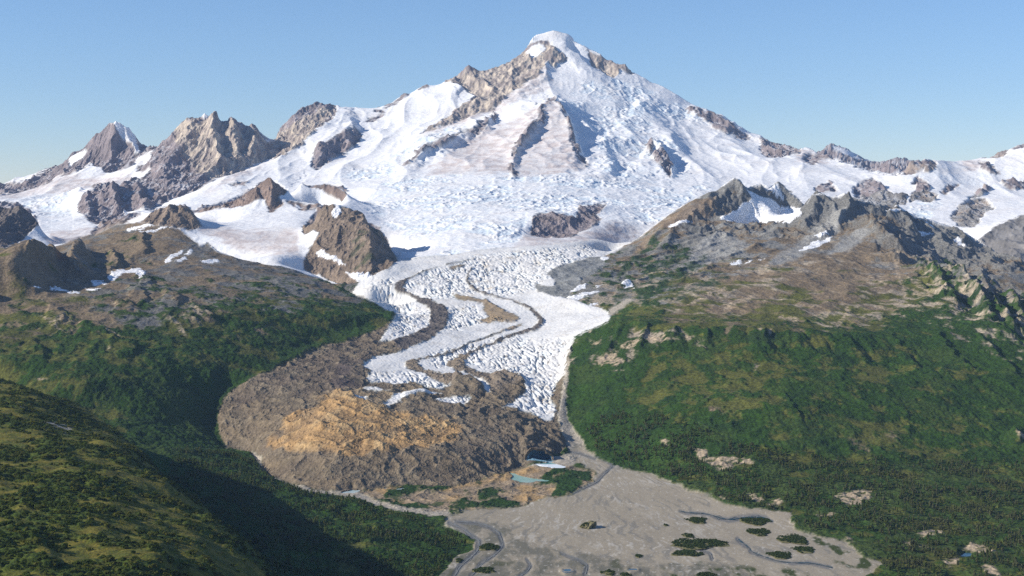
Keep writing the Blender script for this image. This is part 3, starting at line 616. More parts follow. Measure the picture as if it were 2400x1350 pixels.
TAN_STREAKS = [([(1495, 655, 2), (1530, 640, 2), (1560, 640, 2)], 2), ([(1780, 640, 3), (1800, 625, 3), (1830, 620, 2)], 2), ([(2100, 610, 3), (2105, 640, 4), (2112, 665, 4), (2120, 690, 3)], 3), ([(2040, 650, 3), (2070, 660, 3), (2090, 672, 2)], 2),
               ([(2130, 650, 2), (2165, 680, 3), (2185, 703, 2)], 2), ([(2120, 672, 2), (2160, 692, 3), (2182, 702, 2)], 2), ([(1700, 720, 5), (1740, 700, 6), (1770, 690, 5)], 4), ([(1620, 710, 4), (1660, 690, 5), (1700, 680, 4)], 4), ([(1830, 745, 4), (1870, 755, 4)], 3), ([(1960, 765, 3), (1985, 740, 4), (2010, 735, 4)], 3),
               ([(1975, 710, 4), (1990, 730, 4)], 4)]
# ground cover control points (image column, row): grey rock, brown tundra, yellow grass, dark scrub, tan bare
LC = """0 600 0 8 1 0 0;60 570 0 9 0 0 0;200 560 3 7 0 0 0;390 540 1 9 0 0 0;300 590 0 8 0 1 0;480 585 3 6 1 0 0;420 620 5 5 0 0 0;560 620 6 4 0 0 0;640 650 6 3 0 1 0;750 680 5 3 0 2 0;820 690 4 3 0 3 0;-200 650 0 7 2 1 0
0 680 0 7 2 1 0;150 700 1 7 1 0 1;300 680 4 4 0 2 0;450 690 3 4 0 3 0;600 690 2 2 2 4 0;750 710 1 0 3 6 0;850 720 0 0 2 8 0;900 740 0 0 2 8 0;0 740 0 4 4 2 0;150 750 0 3 4 3 0;300 740 2 3 1 4 0;450 750 0 1 2 5 1;600 770 0 1 3 6 0;750 750 0 1 5 4 0;820 770 0 0 0 9 0
0 800 0 1 5 4 0;150 820 0 0 5 5 0;300 810 0 0 3 7 0;450 820 0 0 3 7 0;600 820 0 0 3 7 0;700 820 0 0 0 9 0;0 870 0 0 5 5 0;200 880 0 0 3 7 0;400 880 0 0 1 9 0;500 900 0 0 0 9 0;200 950 0 0 2 8 0;400 980 0 0 0 9 0;500 1000 0 0 0 9 0
400 1100 0 0 0 9 0;600 1130 0 0 0 9 0;800 1200 0 0 1 9 0;1000 1250 0 0 1 9 0;700 1300 0 0 1 8 0;-200 800 0 1 5 4 0
1720 425 9 0 0 0 0;1650 480 6 3 0 0 0;1560 530 3 7 0 0 1;1500 580 3 6 0 1 0;1430 620 4 4 0 2 0;1350 640 9 0 0 0 0;1300 660 9 0 0 0 0;1420 690 3 1 0 2 4;1480 640 3 2 0 4 0;1550 590 5 1 0 4 0;1600 620 5 1 1 4 0;1500 680 1 0 0 5 4;1560 680 2 0 2 5 1
1650 560 9 0 0 0 0;1750 560 6 4 0 0 0;1700 620 3 5 2 0 0;1620 660 0 2 4 1 3;1600 700 0 1 5 0 4;1700 690 0 5 3 0 3;1800 640 0 7 2 0 2;1850 600 2 8 0 0 0;1900 560 3 6 0 0 1;1900 500 9 0 0 0 0;2000 480 9 0 0 0 0;2050 540 4 6 0 0 0;2000 600 1 8 0 0 1;1900 620 0 8 0 0 2
1950 660 0 8 1 0 1;1850 690 0 6 3 0 2;2050 690 0 6 3 0 2;2100 620 2 7 0 0 1;2150 560 9 0 0 0 0;2250 570 9 0 0 0 0;2300 620 8 2 0 0 0;2380 640 6 4 0 0 0;2350 680 5 3 0 1 0;2150 660 0 0 6 2 2;2100 710 0 2 5 1 3;2000 740 0 1 6 0 2;1800 740 0 2 8 0 0;1600 735 0 2 8 0 0;1480 730 0 0 5 5 0
2200 640 1 0 0 6 4;2280 700 1 0 0 6 4;2350 740 1 0 0 7 3;2300 770 0 0 0 8 2;2150 760 0 0 1 9 0;2200 720 0 0 1 6 3;1400 790 0 0 0 9 1;1500 800 0 0 0 8 2;1600 800 0 0 0 9 1;1800 790 0 0 0 9 0;2000 800 0 0 0 9 0;2200 820 0 0 0 9 0;2400 830 0 0 0 9 1
1450 850 0 0 0 9 1;1600 850 0 0 5 5 0;1750 850 0 0 6 4 0;1900 850 0 0 4 6 0;2050 870 0 0 4 5 0;2200 870 0 0 2 8 0;2400 880 0 0 0 9 0;1400 920 0 0 0 9 0;1550 920 0 0 3 7 0;1700 930 0 1 7 3 0;1850 930 0 0 2 8 0;2000 940 0 0 1 9 0;2200 950 0 0 1 9 0;2400 950 0 0 1 9 0
1350 980 0 0 0 9 0;1500 1020 0 0 0 9 0;1700 1010 0 0 0 9 0;1900 1010 0 0 2 8 0;2050 1030 0 1 5 5 0;2200 1020 0 0 2 8 0;2400 1020 0 0 1 9 0;1700 1100 0 0 1 9 0;1900 1120 0 0 2 8 0;2100 1130 0 0 2 8 0;2300 1120 0 0 2 8 0;2000 1200 0 0 1 9 0;2200 1220 0 0 3 7 0;2400 1250 0 0 1 9 0;2200 1320 0 0 3 7 0"""
LC = np.array([[float(v) for v in t.split()] for l in LC.splitlines() for t in l.split(';')])

# --- shared noise on the ground
N600 = fbm(XX, YY, 600, 3, 11)
N150 = fbm(XX, YY, 150, 4, 12)
N40 = fbm(XX, YY, 38, 3, 13)
NCL = fbm(XX, YY * 0.6, 75, 4, 14, 0.6)

# --- land cover fractions
ga, gb = np.meshgrid(np.arange(-260, 2680, 20.0), np.arange(380, 1480, 20.0))
wsum, frac = 0, 0
for p in LC:
    w = 1 / ((ga - p[0]) ** 2 + (1.8 * (gb - p[1])) ** 2 + 150) ** 2.0
    wsum = wsum + w
    frac = frac + w[..., None] * p[None, None, 2:]
frac = frac / wsum[..., None]
frac /= frac.sum(-1, keepdims=True)
frac = np.clip(frac - 0.06, 0, 1)
frac /= frac.sum(-1, keepdims=True)


def lookc(m, a, b):
    x = np.clip((a + 260) / 20, 0, m.shape[1] - 1.001); y = np.clip((b - 380) / 20, 0, m.shape[0] - 1.001)
    i, j = x.astype(np.int32), y.astype(np.int32)
    fx, fy = x - i, y - j
    k = j * m.shape[1] + i
    f = m.ravel(); W = m.shape[1]
    return (f[k] * (1 - fx) + f[k + 1] * fx) * (1 - fy) + (f[k + W] * (1 - fx) + f[k + W + 1] * fx) * fy


cls = []
_ns = [N150 + .5 * N40, fbm(XX, YY, 190, 4, 31), fbm(XX * 0.7, YY, 110, 4, 32), NCL + 0.3 * fbm(XX, YY, 22, 2, 36), fbm(XX + YY * 0.4, YY * 0.35, 70, 4, 34, 0.6)]
for i in range(5):
    cls.append(np.maximum(lookc(np.ascontiguousarray(frac[..., i]).astype(np.float32), AA, BB), 0.0005) * np.exp(np.clip(_ns[i] * 7, -4, 4)))
tot = sum(cls)
cls = [c / tot for c in cls]
cls = [c ** 2.2 for c in cls]
tot = sum(cls)
cls = [c / tot for c in cls]
del _ns

# --- covers
snow = cover([SNOW_P], Y0=7.7, wander=4)
snow[YY > 13000] = np.maximum(snow[YY > 13000], 1)
rockf = cover(ROCK_FAR, ROCK_FAR_LINES, Y0=9.2, wander=9)
snowp = cover(SNOW_ON_PEAKS, Y0=9.2, wander=8)
rockm = cover(ROCK_MID, Y0=7.4, Y1=14.2, wander=7)
patch = cover(SNOW_PATCHES, Y0=5.5, Y1=10.2, wander=6, blur=0)
ice = cover([ICE_P], Y0=4.9, Y1=9.4, wander=5)
strips = cover(ICE_STRIPS, Y0=4.9, Y1=7, wander=6)
dark = cover(DARK_MORAINE, THIN_MORAINE, Y0=4.9, Y1=9, wander=4)
silt = cover(TAN_SILT, Y0=5, Y1=9, wander=6, blur=2)
brown = cover(BROWN_ON_ICE, Y0=4.9, Y1=8, wander=4)
debris = cover([DEBRIS_P], Y0=4.4, Y1=7.2, wander=4)
orange = cover([ORANGE_P], Y0=4.4, Y1=7.2, wander=22, blur=12)
oldm = cover([OLD_MORAINE_P], Y0=4.2, Y1=5.2, wander=6)
oldsh = cover(OLD_SHRUBS, Y0=4.2, Y1=5.3, wander=10, blur=2)
plain = cover([PLAIN_P], Y0=1.2, Y1=5.3, wander=10)
gravel = cover(GRAVEL_STRIPS, Y0=4.0, Y1=7.3, wander=4)
talus = cover([GREY_TALUS], Y0=6.8, Y1=9, wander=5)
bare = cover(BARE_RIGHT + BARE_LEFT, Y0=3.4, Y1=7.5, wander=8)
tans = cover([], TAN_STREAKS, Y0=5.5, Y1=9, wander=8)
HILL_CREST = np.array([(-250, 4.7), (-100, 4.2), (0, 4.0), (50, 3.85), (100, 3.7), (150, 3.55), (180, 3.42), (230, 3.25), (300, 3.08), (360, 2.93), (420, 2.8), (490, 2.67), (560, 2.55), (600, 2.47), (640, 2.4), (690, 2.28), (740, 2.16), (800, 2.0), (1000, 1.4)])
FOOT = np.array([(-240, 5.3), (-60, 5.1), (110, 4.82), (240, 4.47), (340, 4.17), (440, 3.77), (540, 3.42), (640, 3.15), (720, 2.88), (900, 2.2), (1200, 1.3)])
hillY = np.interp(COLS, FOOT[:, 0], FOOT[:, 1] * 1000).astype(np.float32)[None, :]
crestY = np.interp(COLS, HILL_CREST[:, 0], HILL_CREST[:, 1] * 1000).astype(np.float32)[None, :]
hill = ((YY < hillY) & (AA < 1150)).astype(np.float32)
hill = np.where(YY > 3400, hill, np.maximum(hill, (YY < 2900) & (AA < 900)))
dirt = np.clip(dark + silt * 0.9 + brown, 0, 1)
whiteice = np.clip(ice + strips, 0, 1) * (1 - dirt)
debr = np.clip(np.maximum(debris, dark * (ice > 0.0)) * (1 - whiteice), 0, 1)
snowfield = np.clip(snow * (1 - np.maximum(ice, talus)), 0, 1)
rock = np.clip(np.maximum(rockf * (1 - snowp), rockm), 0, 1) * snowfield
patch = patch * (1 - plain)
purE = np.clip(snowfield * (1 - rock), 0, 1)
land = np.clip((1 - snowfield) * (1 - np.maximum(ice, debris)) * (1 - plain) * (1 - oldm) * (1 - gravel), 0, 1)
# ------------------------------------------------------------------ relief: ribs with a long side and a steep side
RELIEF = [  # points, height m, width on the left, width on the right (image pixels), Y range km
    ([(1288, 236), (1310, 265), (1336, 305), (1342, 340), (1356, 378), (1374, 396)], 95, 55, 8, 11, 17),
    ([(1283, 240), (1290, 250), (1271, 268), (1266, 292), (1240, 322), (1210, 356), (1203, 380), (1206, 408)], 60, 24, 8, 11, 17),
    ([(1165, 262), (1140, 298), (1105, 318), (1060, 337), (1015, 357), (970, 380), (940, 392)], 70, 60, 8, 11, 17),
    ([(850, 312), (815, 322), (770, 345), (725, 390)], 90, 70, 12, 11, 17),
    ([(1306, 92), (1315, 108), (1335, 128), (1372, 152), (1432, 184)], 30, 40, 16, 15, 17.6), ([(1322, 80), (1345, 105), (1378, 135), (1425, 168), (1440, 180)], -75, 16, 34, 15, 17.6),
    ([(1297, 112), (1290, 130), (1280, 155), (1260, 190), (1180, 240)], 50, 30, 16, 15, 17.6),
    ([(1060, 180), (1062, 205), (1085, 215)], 50, 20, 14, 14, 17),
    ([(1610, 255), (1680, 282), (1755, 322)], 60, 26, 8, 13, 17.5),
    ([(1400, 330), (1420, 380), (1440, 420)], 50, 60, 25, 11, 16),
    ([(1480, 240), (1540, 300), (1600, 380)], 60, 90, 30, 11, 16.5),
    ([(1527, 340), (1545, 362), (1572, 395), (1572, 420)], 70, 30, 8, 11, 16),
    ([(460, 275), (440, 330), (400, 380), (350, 420)], 110, 30, 16, 12, 16),
    ([(500, 272), (495, 320), (505, 370), (520, 410)], 110, 26, 14, 12, 16),
    ([(540, 280), (545, 330), (560, 380)], 90, 26, 14, 12, 16),
    ([(590, 300), (600, 340), (590, 375)], 70, 22, 14, 12, 16),
    ([(275, 290), (270, 330), (245, 370)], 90, 24, 14, 13, 16.5), ([(290, 300), (300, 340), (318, 365)], 60, 22, 12, 13, 16.5),
    ([(262, 436), (268, 480), (285, 515)], 90, 30, 12, 10.5, 13.5), ([(320, 432), (325, 470), (345, 500)], 70, 26, 12, 10.5, 13.5), ([(205, 446), (200, 480), (215, 520)], 60, 26, 12, 10.5, 13.5),
    ([(760, 482), (805, 503), (848, 520), (866, 560), (870, 600), (872, 632)], 45, 40, 8, 7.4, 9.2),
    ([(630, 422), (640, 455), (632, 490)], 40, 22, 10, 9.5, 10.6), ([(597, 443), (600, 465), (615, 478)], 30, 14, 8, 9.5, 10.6),
    ([(395, 486), (410, 505), (425, 530)], 25, 22, 10, 8.5, 9.4), ([(430, 485), (445, 505), (455, 530)], 30, 18, 8, 8.5, 9.4),
    ([(2038, 510), (2052, 540), (2092, 580), (2130, 612)], 70, 50, 9, 7.8, 8.8),
    ([(1985, 458), (1990, 490), (1960, 530)], 35, 22, 10, 8.4, 9.1), ([(1920, 458), (1900, 500), (1870, 540)], 40, 24, 12, 8.4, 9.1), ([(2093, 482), (2130, 530), (2160, 570)], 40, 26, 8, 8.2, 9.2),
    ([(1722, 420), (1730, 450), (1755, 478), (1720, 500)], 40, 26, 10, 8.8, 9.7), ([(1690, 445), (1640, 500), (1580, 550), (1520, 610)], 35, 26, 14, 8, 9.6), ([(1650, 470), (1560, 540), (1500, 590)], 25, 24, 12, 8, 9.6),
    ([(2180, 622), (2222, 690), (2262, 742)], 45, 26, 8, 6, 7.7), ([(2235, 625), (2292, 710), (2345, 785)], 60, 30, 8, 6, 7.7), ([(2292, 655), (2350, 745), (2390, 800)], 50, 24, 8, 6, 7.6), ([(2360, 690), (2410, 760)], 40, 22, 8, 6, 7.5),
    ([(2085, 780), (2125, 830), (2160, 880)], 13, 26, 6, 5.3, 6.2), ([(2190, 780), (2240, 840), (2290, 890)], 15, 30, 6, 5.3, 6.2), ([(2290, 790), (2350, 850), (2400, 890)], 18, 30, 6, 5.3, 6.2), ([(1990, 790), (2010, 830), (2040, 860)], 9, 22, 6, 5.3, 6.1),
    ([(1830, 920), (1860, 960), (1885, 1000)], 9, 24, 6, 4.8, 5.4), ([(2370, 1010), (2400, 1040)], 20, 14, 6, 4.5, 5.4),
    ([(1660, 765), (1655, 800), (1640, 830)], 7, 16, 7, 5.5, 6.1), ([(1730, 768), (1722, 800)], 6, 18, 7, 5.5, 6.1), ([(1790, 770), (1790, 805)], 9, 18, 7, 5.5, 6.1), ([(1845, 775), (1850, 815)], 6, 18, 7, 5.5, 6.1), ([(1585, 760), (1575, 800)], 8, 16, 7, 5.5, 6.2), ([(1520, 755), (1505, 800), (1490, 830)], 14, 18, 7, 5.5, 6.2), ([(1455, 752), (1440, 800), (1405, 850)], 14, 18, 7, 5.5, 6.3),
    # folds of the near hill
    ([(-40, 1120), (40, 1170), (85, 1205)], 9, 60, 22, 1.8, 3.0), ([(60, 1270), (110, 1310), (130, 1340)], 9, 70, 24, 1.7, 2.9), ([(380, 1270), (360, 1310), (370, 1350)], 8, 70, 24, 1.7, 2.6),
    # spurs round the cirque on the left plateau
    ([(187, 586), (172, 612), (160, 645)], 85, 16, 34, 6.6, 7.8), ([(62, 568), (100, 590), (142, 613)], 60, 14, 20, 6.5, 7.4),
    # left plateau knolls
    ([(300, 680), (330, 690), (350, 705)], 14, 30, 8, 6, 7), ([(270, 705), (300, 712), (320, 725)], 14, 26, 7, 5.8, 7), ([(380, 685), (410, 695), (430, 712)], 16, 30, 7, 5.8, 7), ([(330, 650), (345, 655), (352, 668)], 14, 22, 8, 6.3, 7.2), ([(250, 795), (290, 805), (330, 830)], 16, 40, 8, 5.2, 6.2),
    ([(110, 720), (140, 735), (155, 760)], 14, 30, 8, 5.5, 6.6), ([(180, 760), (230, 770), (280, 800)], 12, 40, 8, 5.2, 6.4), ([(60, 800), (90, 815), (110, 840)], 14, 40, 8, 5, 6.2), ([(440, 720), (480, 730), (510, 760)], 12, 30, 8, 5.5, 6.8),
    ([(262, 592), (268, 610), (280, 628)], 30, 30, 8, 6.8, 7.8), ([(335, 545), (332, 575), (345, 600)], 24, 30, 12, 7.2, 8.1),
    # crests and bluffs of the debris-covered snout
    ([(1215, 1040), (1260, 1030), (1310, 1050)], 18, 20, 8, 4.8, 5.4), ([(1230, 1000), (1280, 1010), (1330, 1040)], 22, 24, 6, 4.9, 5.5), ([(850, 1035), (900, 1050), (930, 1058)], 14, 20, 8, 4.6, 5.2),
    ([(930, 955), (1000, 945), (1080, 965), (1120, 975)], 22, 26, 10, 4.9, 5.6), ([(1090, 965), (1150, 965), (1210, 990), (1240, 1010)], 26, 26, 10, 4.9, 5.6), ([(1150, 890), (1190, 876), (1222, 893), (1235, 915)], 22, 26, 8, 5.2, 6.1), ([(1060, 885), (1105, 900), (1140, 920)], 22, 22, 8, 5.2, 6.1), ([(940, 930), (990, 922), (1010, 930)], 12, 14, 8, 5, 5.8),
    ([(770, 915), (810, 930), (870, 955), (930, 975)], 16, 30, 8, 4.8, 5.7), ([(690, 990), (760, 1000), (850, 1010)], 12, 26, 8, 4.7, 5.4),
]


def relief():
    d = np.zeros((NR, NC), np.float32)
    for pts, h, wl, wr, Y0, Y1 in RELIEF:
        P = np.asarray(pts, float)
        m = 3 * max(wl, wr)
        ca, cb = int(max(0, col_of(P[:, 0].min() - m))), int(min(NC, col_of(P[:, 0].max() + m)))
        r0, r1 = int(np.searchsorted(ROWS, Y0 * 1000)), int(np.searchsorted(ROWS, Y1 * 1000))
        if cb <= ca or r1 <= r0:
            continue
        gx = AA[r0:r1, ca:cb] + WA[r0:r1, ca:cb] * min(12, wl * 0.45)
        gy = BB[r0:r1, ca:cb] + WB[r0:r1, ca:cb] * min(12, wl * 0.35)
        best = np.full(gx.shape, 1e9, np.float32); sg = np.zeros_like(best); tt = np.zeros_like(best)
        cum = np.concatenate([[0], np.cumsum(np.hypot(*np.diff(P, axis=0).T))])
        for i in range(len(P) - 1):
            p, q = P[i], P[i + 1]
            dx, dy = q - p
            l2 = dx * dx + dy * dy
            t = np.clip(((gx - p[0]) * dx + (gy - p[1]) * dy) / l2, 0, 1)
            dd = np.hypot(gx - p[0] - t * dx, gy - p[1] - t * dy)
            cr = dx * (gy - p[1]) - dy * (gx - p[0])
            b = dd < best
            best[b] = dd[b]; sg[b] = cr[b]; tt[b] = ((cum[i] + t * math.sqrt(l2)) / cum[-1])[b]
        w = np.where(sg > 0, wl, wr)
        u = best / w
        prof = np.where(sg > 0, np.exp(-u * 1.2), np.exp(-u * u))
        fade = sst(0, 0.15, tt) * sst(1.0, 0.75, tt) * 0.9 + 0.1
        d[r0:r1, ca:cb] += (h * prof * fade).astype(np.float32)
    return d


Z0 = [(1310, 240), (1400, 320), (1395, 400), (1440, 420), (1580, 440), (1620, 400), (1540, 320), (1500, 270), (1600, 280), (1690, 300), (1600, 245), (1480, 190), (1380, 190)]
Z1 = [(900, 425), (1100, 405), (1350, 415), (1580, 440), (1640, 480), (1480, 545), (1420, 520), (1240, 490), (1230, 560), (1060, 600), (960, 570), (900, 520), (840, 460)]
Z2 = [(40, 460), (110, 445), (190, 460), (185, 500), (150, 515), (100, 520), (70, 490)]
Z3 = [(1060, 330), (1150, 270), (1040, 310), (840, 400), (780, 420), (900, 410)]
Z4 = [(1700, 430), (1500, 520), (1650, 420)]
Z5 = [(2170, 520), (2220, 470), (2180, 470), (2100, 500)]
serac = cover([Z0, Z1, Z2, Z3, Z4, Z5], Y0=8.2, Y1=17.3, wander=25, blur=6)
C_STRONG = [[(1090, 832), (1200, 790), (1340, 795), (1325, 880), (1300, 960), (1260, 975), (1200, 940), (1230, 905), (1160, 870), (1100, 852)],
            [(850, 675), (920, 650), (930, 690), (1000, 725), (1000, 765), (910, 795), (930, 740), (880, 700)],
            [(960, 685), (945, 665), (1000, 638), (1100, 605), (1200, 590), (1450, 570), (1300, 640), (1250, 675), (1200, 690), (1110, 685), (1090, 700), (1000, 695)],
            [(1050, 720), (1110, 712), (1135, 745), (1095, 768), (1050, 775)], [(860, 878), (940, 868), (1060, 905), (1000, 912), (870, 894)], [(1000, 955), (1110, 925), (1110, 945), (1080, 965)], [(1000, 830), (1200, 785), (1090, 835), (1020, 862)]]
crev = cover(C_STRONG, Y0=4.9, Y1=9, wander=16, blur=5)

# ------------------------------------------------------------------ small relief of each kind of ground
steepY = np.gradient(H0, axis=0) / np.gradient(ROWS)[:, None].astype(np.float32)
dz = relief()
rk = rock
# rock: ribs and gullies running down the slope
R1 = ridged(XX, YY * 0.45, 420, 5, 51)
R2 = ridged(XX, YY * 0.5, 130, 4, 61)
sc = sst(8800, 12500, YY)
R3 = ridged(XX, YY * 0.4, 62, 3, 63)
dz += rk * sc * 16 * (R3 - .4) + rk * (1 - sc) * 6 * (ridged(XX, YY * .6, 40, 3, 64) - .4)
dz += rk * (sc * 85 * (R1 - 0.42) + (1 - sc) * 30 * (R2 - 0.42) + 9 * sc * (R2 - .4))
# craggy bare ground of the right mountain
crag = cover([[(1730, 418), (1700, 450), (1650, 490), (1600, 540), (1700, 560), (1780, 540), (1840, 560), (1900, 560), (2040, 540), (2060, 600), (2180, 640), (2260, 640), (2400, 640), (2400, 600), (2280, 550), (2100, 475), (1960, 450), (1900, 455), (1870, 495), (1820, 440)],
              [(2140, 620), (2250, 615), (2420, 690), (2660, 720), (2660, 840), (2400, 800), (2260, 740), (2180, 690)]], Y0=5.8, Y1=9.9, wander=12, blur=5)
dz += crag * land * (1 - .85 * np.clip(cover([SNOW_PATCHES[0]], Y0=8, Y1=10, wander=4, blur=10) * 1.5, 0, 1)) * (9 * (ridged(XX, YY * .6, 45, 3, 72) - .4) + 46 * (ridged(XX, YY * 0.6, 190, 5, 71) - 0.42))
# snow: drifts; icefalls: broken blocks
pat = fbm(XX, YY * .6, 520, 4, 85, .6)
ic = np.clip(serac * (.25 + .9 * sst(-.22, .22, pat)) + 0.22 * sst(0.05, 0.4, pat), 0, 1) * purE
_wx, _wy = 60 * fbm(XX, YY, 260, 2, 86), 60 * fbm(XX, YY, 260, 2, 87)
S1 = ridged(XX + _wx, (YY + _wy) * 0.55, 120, 4, 81, 0.62)
S2 = ridged(XX + _wx * .6, (YY + _wy) * 0.7, 48, 3, 82, 0.6)
hi = sst(11000, 13500, YY)
dz += purE * hi * sst(17450, 16700, YY) * (36 * (ridged(XX + .25 * (XX - 430), YY * .3, 650, 3, 183) - .45) + 30 * fbm(XX, YY, 1100, 2, 184))
dz += purE * (16 * fbm(XX, YY, 700, 3, 83) + 3 * fbm(XX, YY, 130, 3, 84)) + ic * (17 * (S1 - 0.4) + 6 * (S2 - 0.4))
# glacier tongue: crevasses across the flow
cv = whiteice * (0.06 + 0.94 * crev)
kp = sst(-.35, .2, fbm(XX, YY * .5, 130, 3, 193))


def slits(u, v, lu, lv, seed, w):
    n = np.abs(fbm(u / lu, v / lv, 1.0, 2, seed, .45))
    return np.exp(-(n / w) ** 2)


cu, cw = XX + YY * .20 + 9 * N150, YY - XX * .1
K1 = np.maximum(slits(cu, cw, 33, 170, 91, .08), .75 * slits(cu * .8 + cw * .15, cw, 21, 90, 92, .075))
K2 = ridged(XX + 8 * N40, YY * .5, 20, 2, 96)
K3 = ridged(XX * .9 + YY * .3, YY * .5, 16, 2, 195)
K1 = K1 * (.25 + .75 * kp)
dz += cv * (-11 * K1 + 3.2 * (K2 - .4) + 5 * fbm(XX, YY * .6, 60, 3, 196)) + whiteice * 1.1 * (K3 - .4) + whiteice * 7 * fbm(XX, YY, 190, 3, 93)
# rubble
D1 = ridged(XX * 0.8 + YY * 0.25, YY * .8, 78, 5, 94, 0.58)
D2 = billow(XX, YY, 40, 3, 95)
dz += np.clip(debr + 0.6 * dirt * (ice > 0), 0, 1) * (16 * (D1 - 0.4) + 4 * (D2 - 0.3) + 10 * fbm(XX, YY, 220, 3, 194)) + dirt * 5
dz += oldm * (10 * (ridged(XX, YY, 90, 4, 96) - 0.35)) + oldsh * (3 + 5 * (billow(XX, YY, 24, 2, 97) - .2))
# tundra and scrub
T_FLAT = [(1340, 1045), (1450, 1090), (1600, 1130), (1720, 1090), (1900, 1085), (2200, 1090), (2660, 1085), (2660, 1500), (1300, 1500)]
scrub = np.clip(cls[3], 0, 1) * land
B1 = billow(XX, YY, 52, 3, 98, 0.6)
B2 = billow(XX, YY, 22, 3, 99, 0.6)
roll = fbm(XX + 40 * N150, YY, 210, 4, 112, .55)
dz += land * (1 - hill) * (13 * fbm(XX, YY, 330, 4, 110) + 7 * (ridged(XX, YY * 0.7, 110, 4, 111) - 0.4) + 9 * roll) * (1 - .6 * np.clip(cover([T_FLAT], Y0=3.2, Y1=5.1, wander=10, blur=8), 0, 1))
# gullied flank of the right mountain, running down to the glacier, and the shoulder above the bench
flank = cover([[(1720, 440), (1650, 490), (1560, 540), (1480, 590), (1430, 640), (1440, 690), (1560, 690), (1680, 650), (1800, 600), (1850, 560), (1800, 530)]], Y0=6.6, Y1=9.7, wander=14, blur=12)
fu, fv = XX * .62 - YY * .78, XX * .78 + YY * .62
dz += land * flank * 22 * (ridged(fu + 30 * N150, fv * .22, 150, 4, 114, .55) - .4)
shoul = cover([[(1850, 600), (1960, 580), (2100, 600), (2160, 640), (2150, 740), (2000, 760), (1700, 745), (1560, 720), (1640, 680), (1760, 640)]], Y0=6.2, Y1=8.2, wander=14, blur=12)
dz += land * shoul * (10 * (ridged(XX + 30 * N150 + .25 * YY, YY * .28, 170, 4, 115, .55) - .4) + 12 * fbm(XX, YY, 260, 3, 116))
bench = cover([[(1380, 775), (1450, 757), (1560, 762), (1700, 768), (1850, 776), (2000, 786), (2150, 788), (2150, 850), (2000, 840), (1850, 822), (1600, 815), (1450, 815), (1380, 830)]], Y0=5.4, Y1=6.3, wander=8, blur=8)
dz += land * bench * (24 * (billow(XX, YY * .12, 105, 2, 113, .5) - .25))
dz += land * (1 - hill) * scrub * (9.5 * (B1 - 0.12) + 5.5 * (B2 - 0.2) + 1.5)
tal = np.clip(talus * (1 - ice), 0, 1)
dz += tal * 12 * fbm(XX, YY, 150, 4, 120)
dz += plain * (0.7 * fbm(XX, YY, 90, 3, 121) + 0.25 * fbm(XX, YY, 18, 2, 122)) * 1.4
dz += gravel * (1 - plain) * 2.2 * fbm(XX, YY, 40, 3, 123)
dz += patch * 2
# near hill: alder thickets and terraces
hm = sst(-0.14, 0.12, fbm(XX * 0.6, YY * .8, 105, 5, 130, 0.6))
dz += hill * (13 * fbm(XX, YY * .8, 190, 3, 131) + 7 * (billow(XX, YY, 85, 2, 135) - .2) + hm * (11 * (billow(XX, YY, 42, 3, 132, 0.6) - 0.1) + 2.5 * billow(XX, YY, 11, 2, 133)) + (1 - hm) * 0.8 * fbm(XX, YY, 25, 2, 134))

# water stands level: cut the ground under each pool
POOLS = [  # outline, surface height
    ('green', [(1189, 1103), (1206, 1105), (1222, 1110), (1248, 1116), (1275, 1120), (1292, 1123), (1280, 1127), (1258, 1127), (1240, 1130), (1222, 1129), (1205, 1126), (1196, 1122), (1204, 1114)], 153),
    ('teal', [(1248, 1084), (1262, 1081), (1290, 1077), (1302, 1082), (1310, 1088), (1328, 1094), (1322, 1098), (1310, 1100), (1285, 1094), (1262, 1090)], 168),
    ('pale', [(792, 1155), (806, 1150), (818, 1146), (826, 1139), (833, 1143), (845, 1144), (843, 1151), (830, 1155), (812, 1156)], 150),
    ('pale', [(880, 1143), (905, 1141), (908, 1144), (890, 1146)], 149), ('pale', [(925, 1147), (945, 1143), (950, 1146), (935, 1149)], 149),
    ('blue', [(2250, 1298), (2262, 1290), (2278, 1291), (2275, 1302), (2255, 1303)], 122), ('blue', [(2222, 1346), (2240, 1345), (2262, 1349), (2270, 1356), (2220, 1356)], 114),
    ('blue', [(1318, 1336), (1335, 1334), (1342, 1339), (1325, 1342)], 124), ('blue', [(1472, 1334), (1492, 1333), (1495, 1336), (1478, 1338)], 124)]
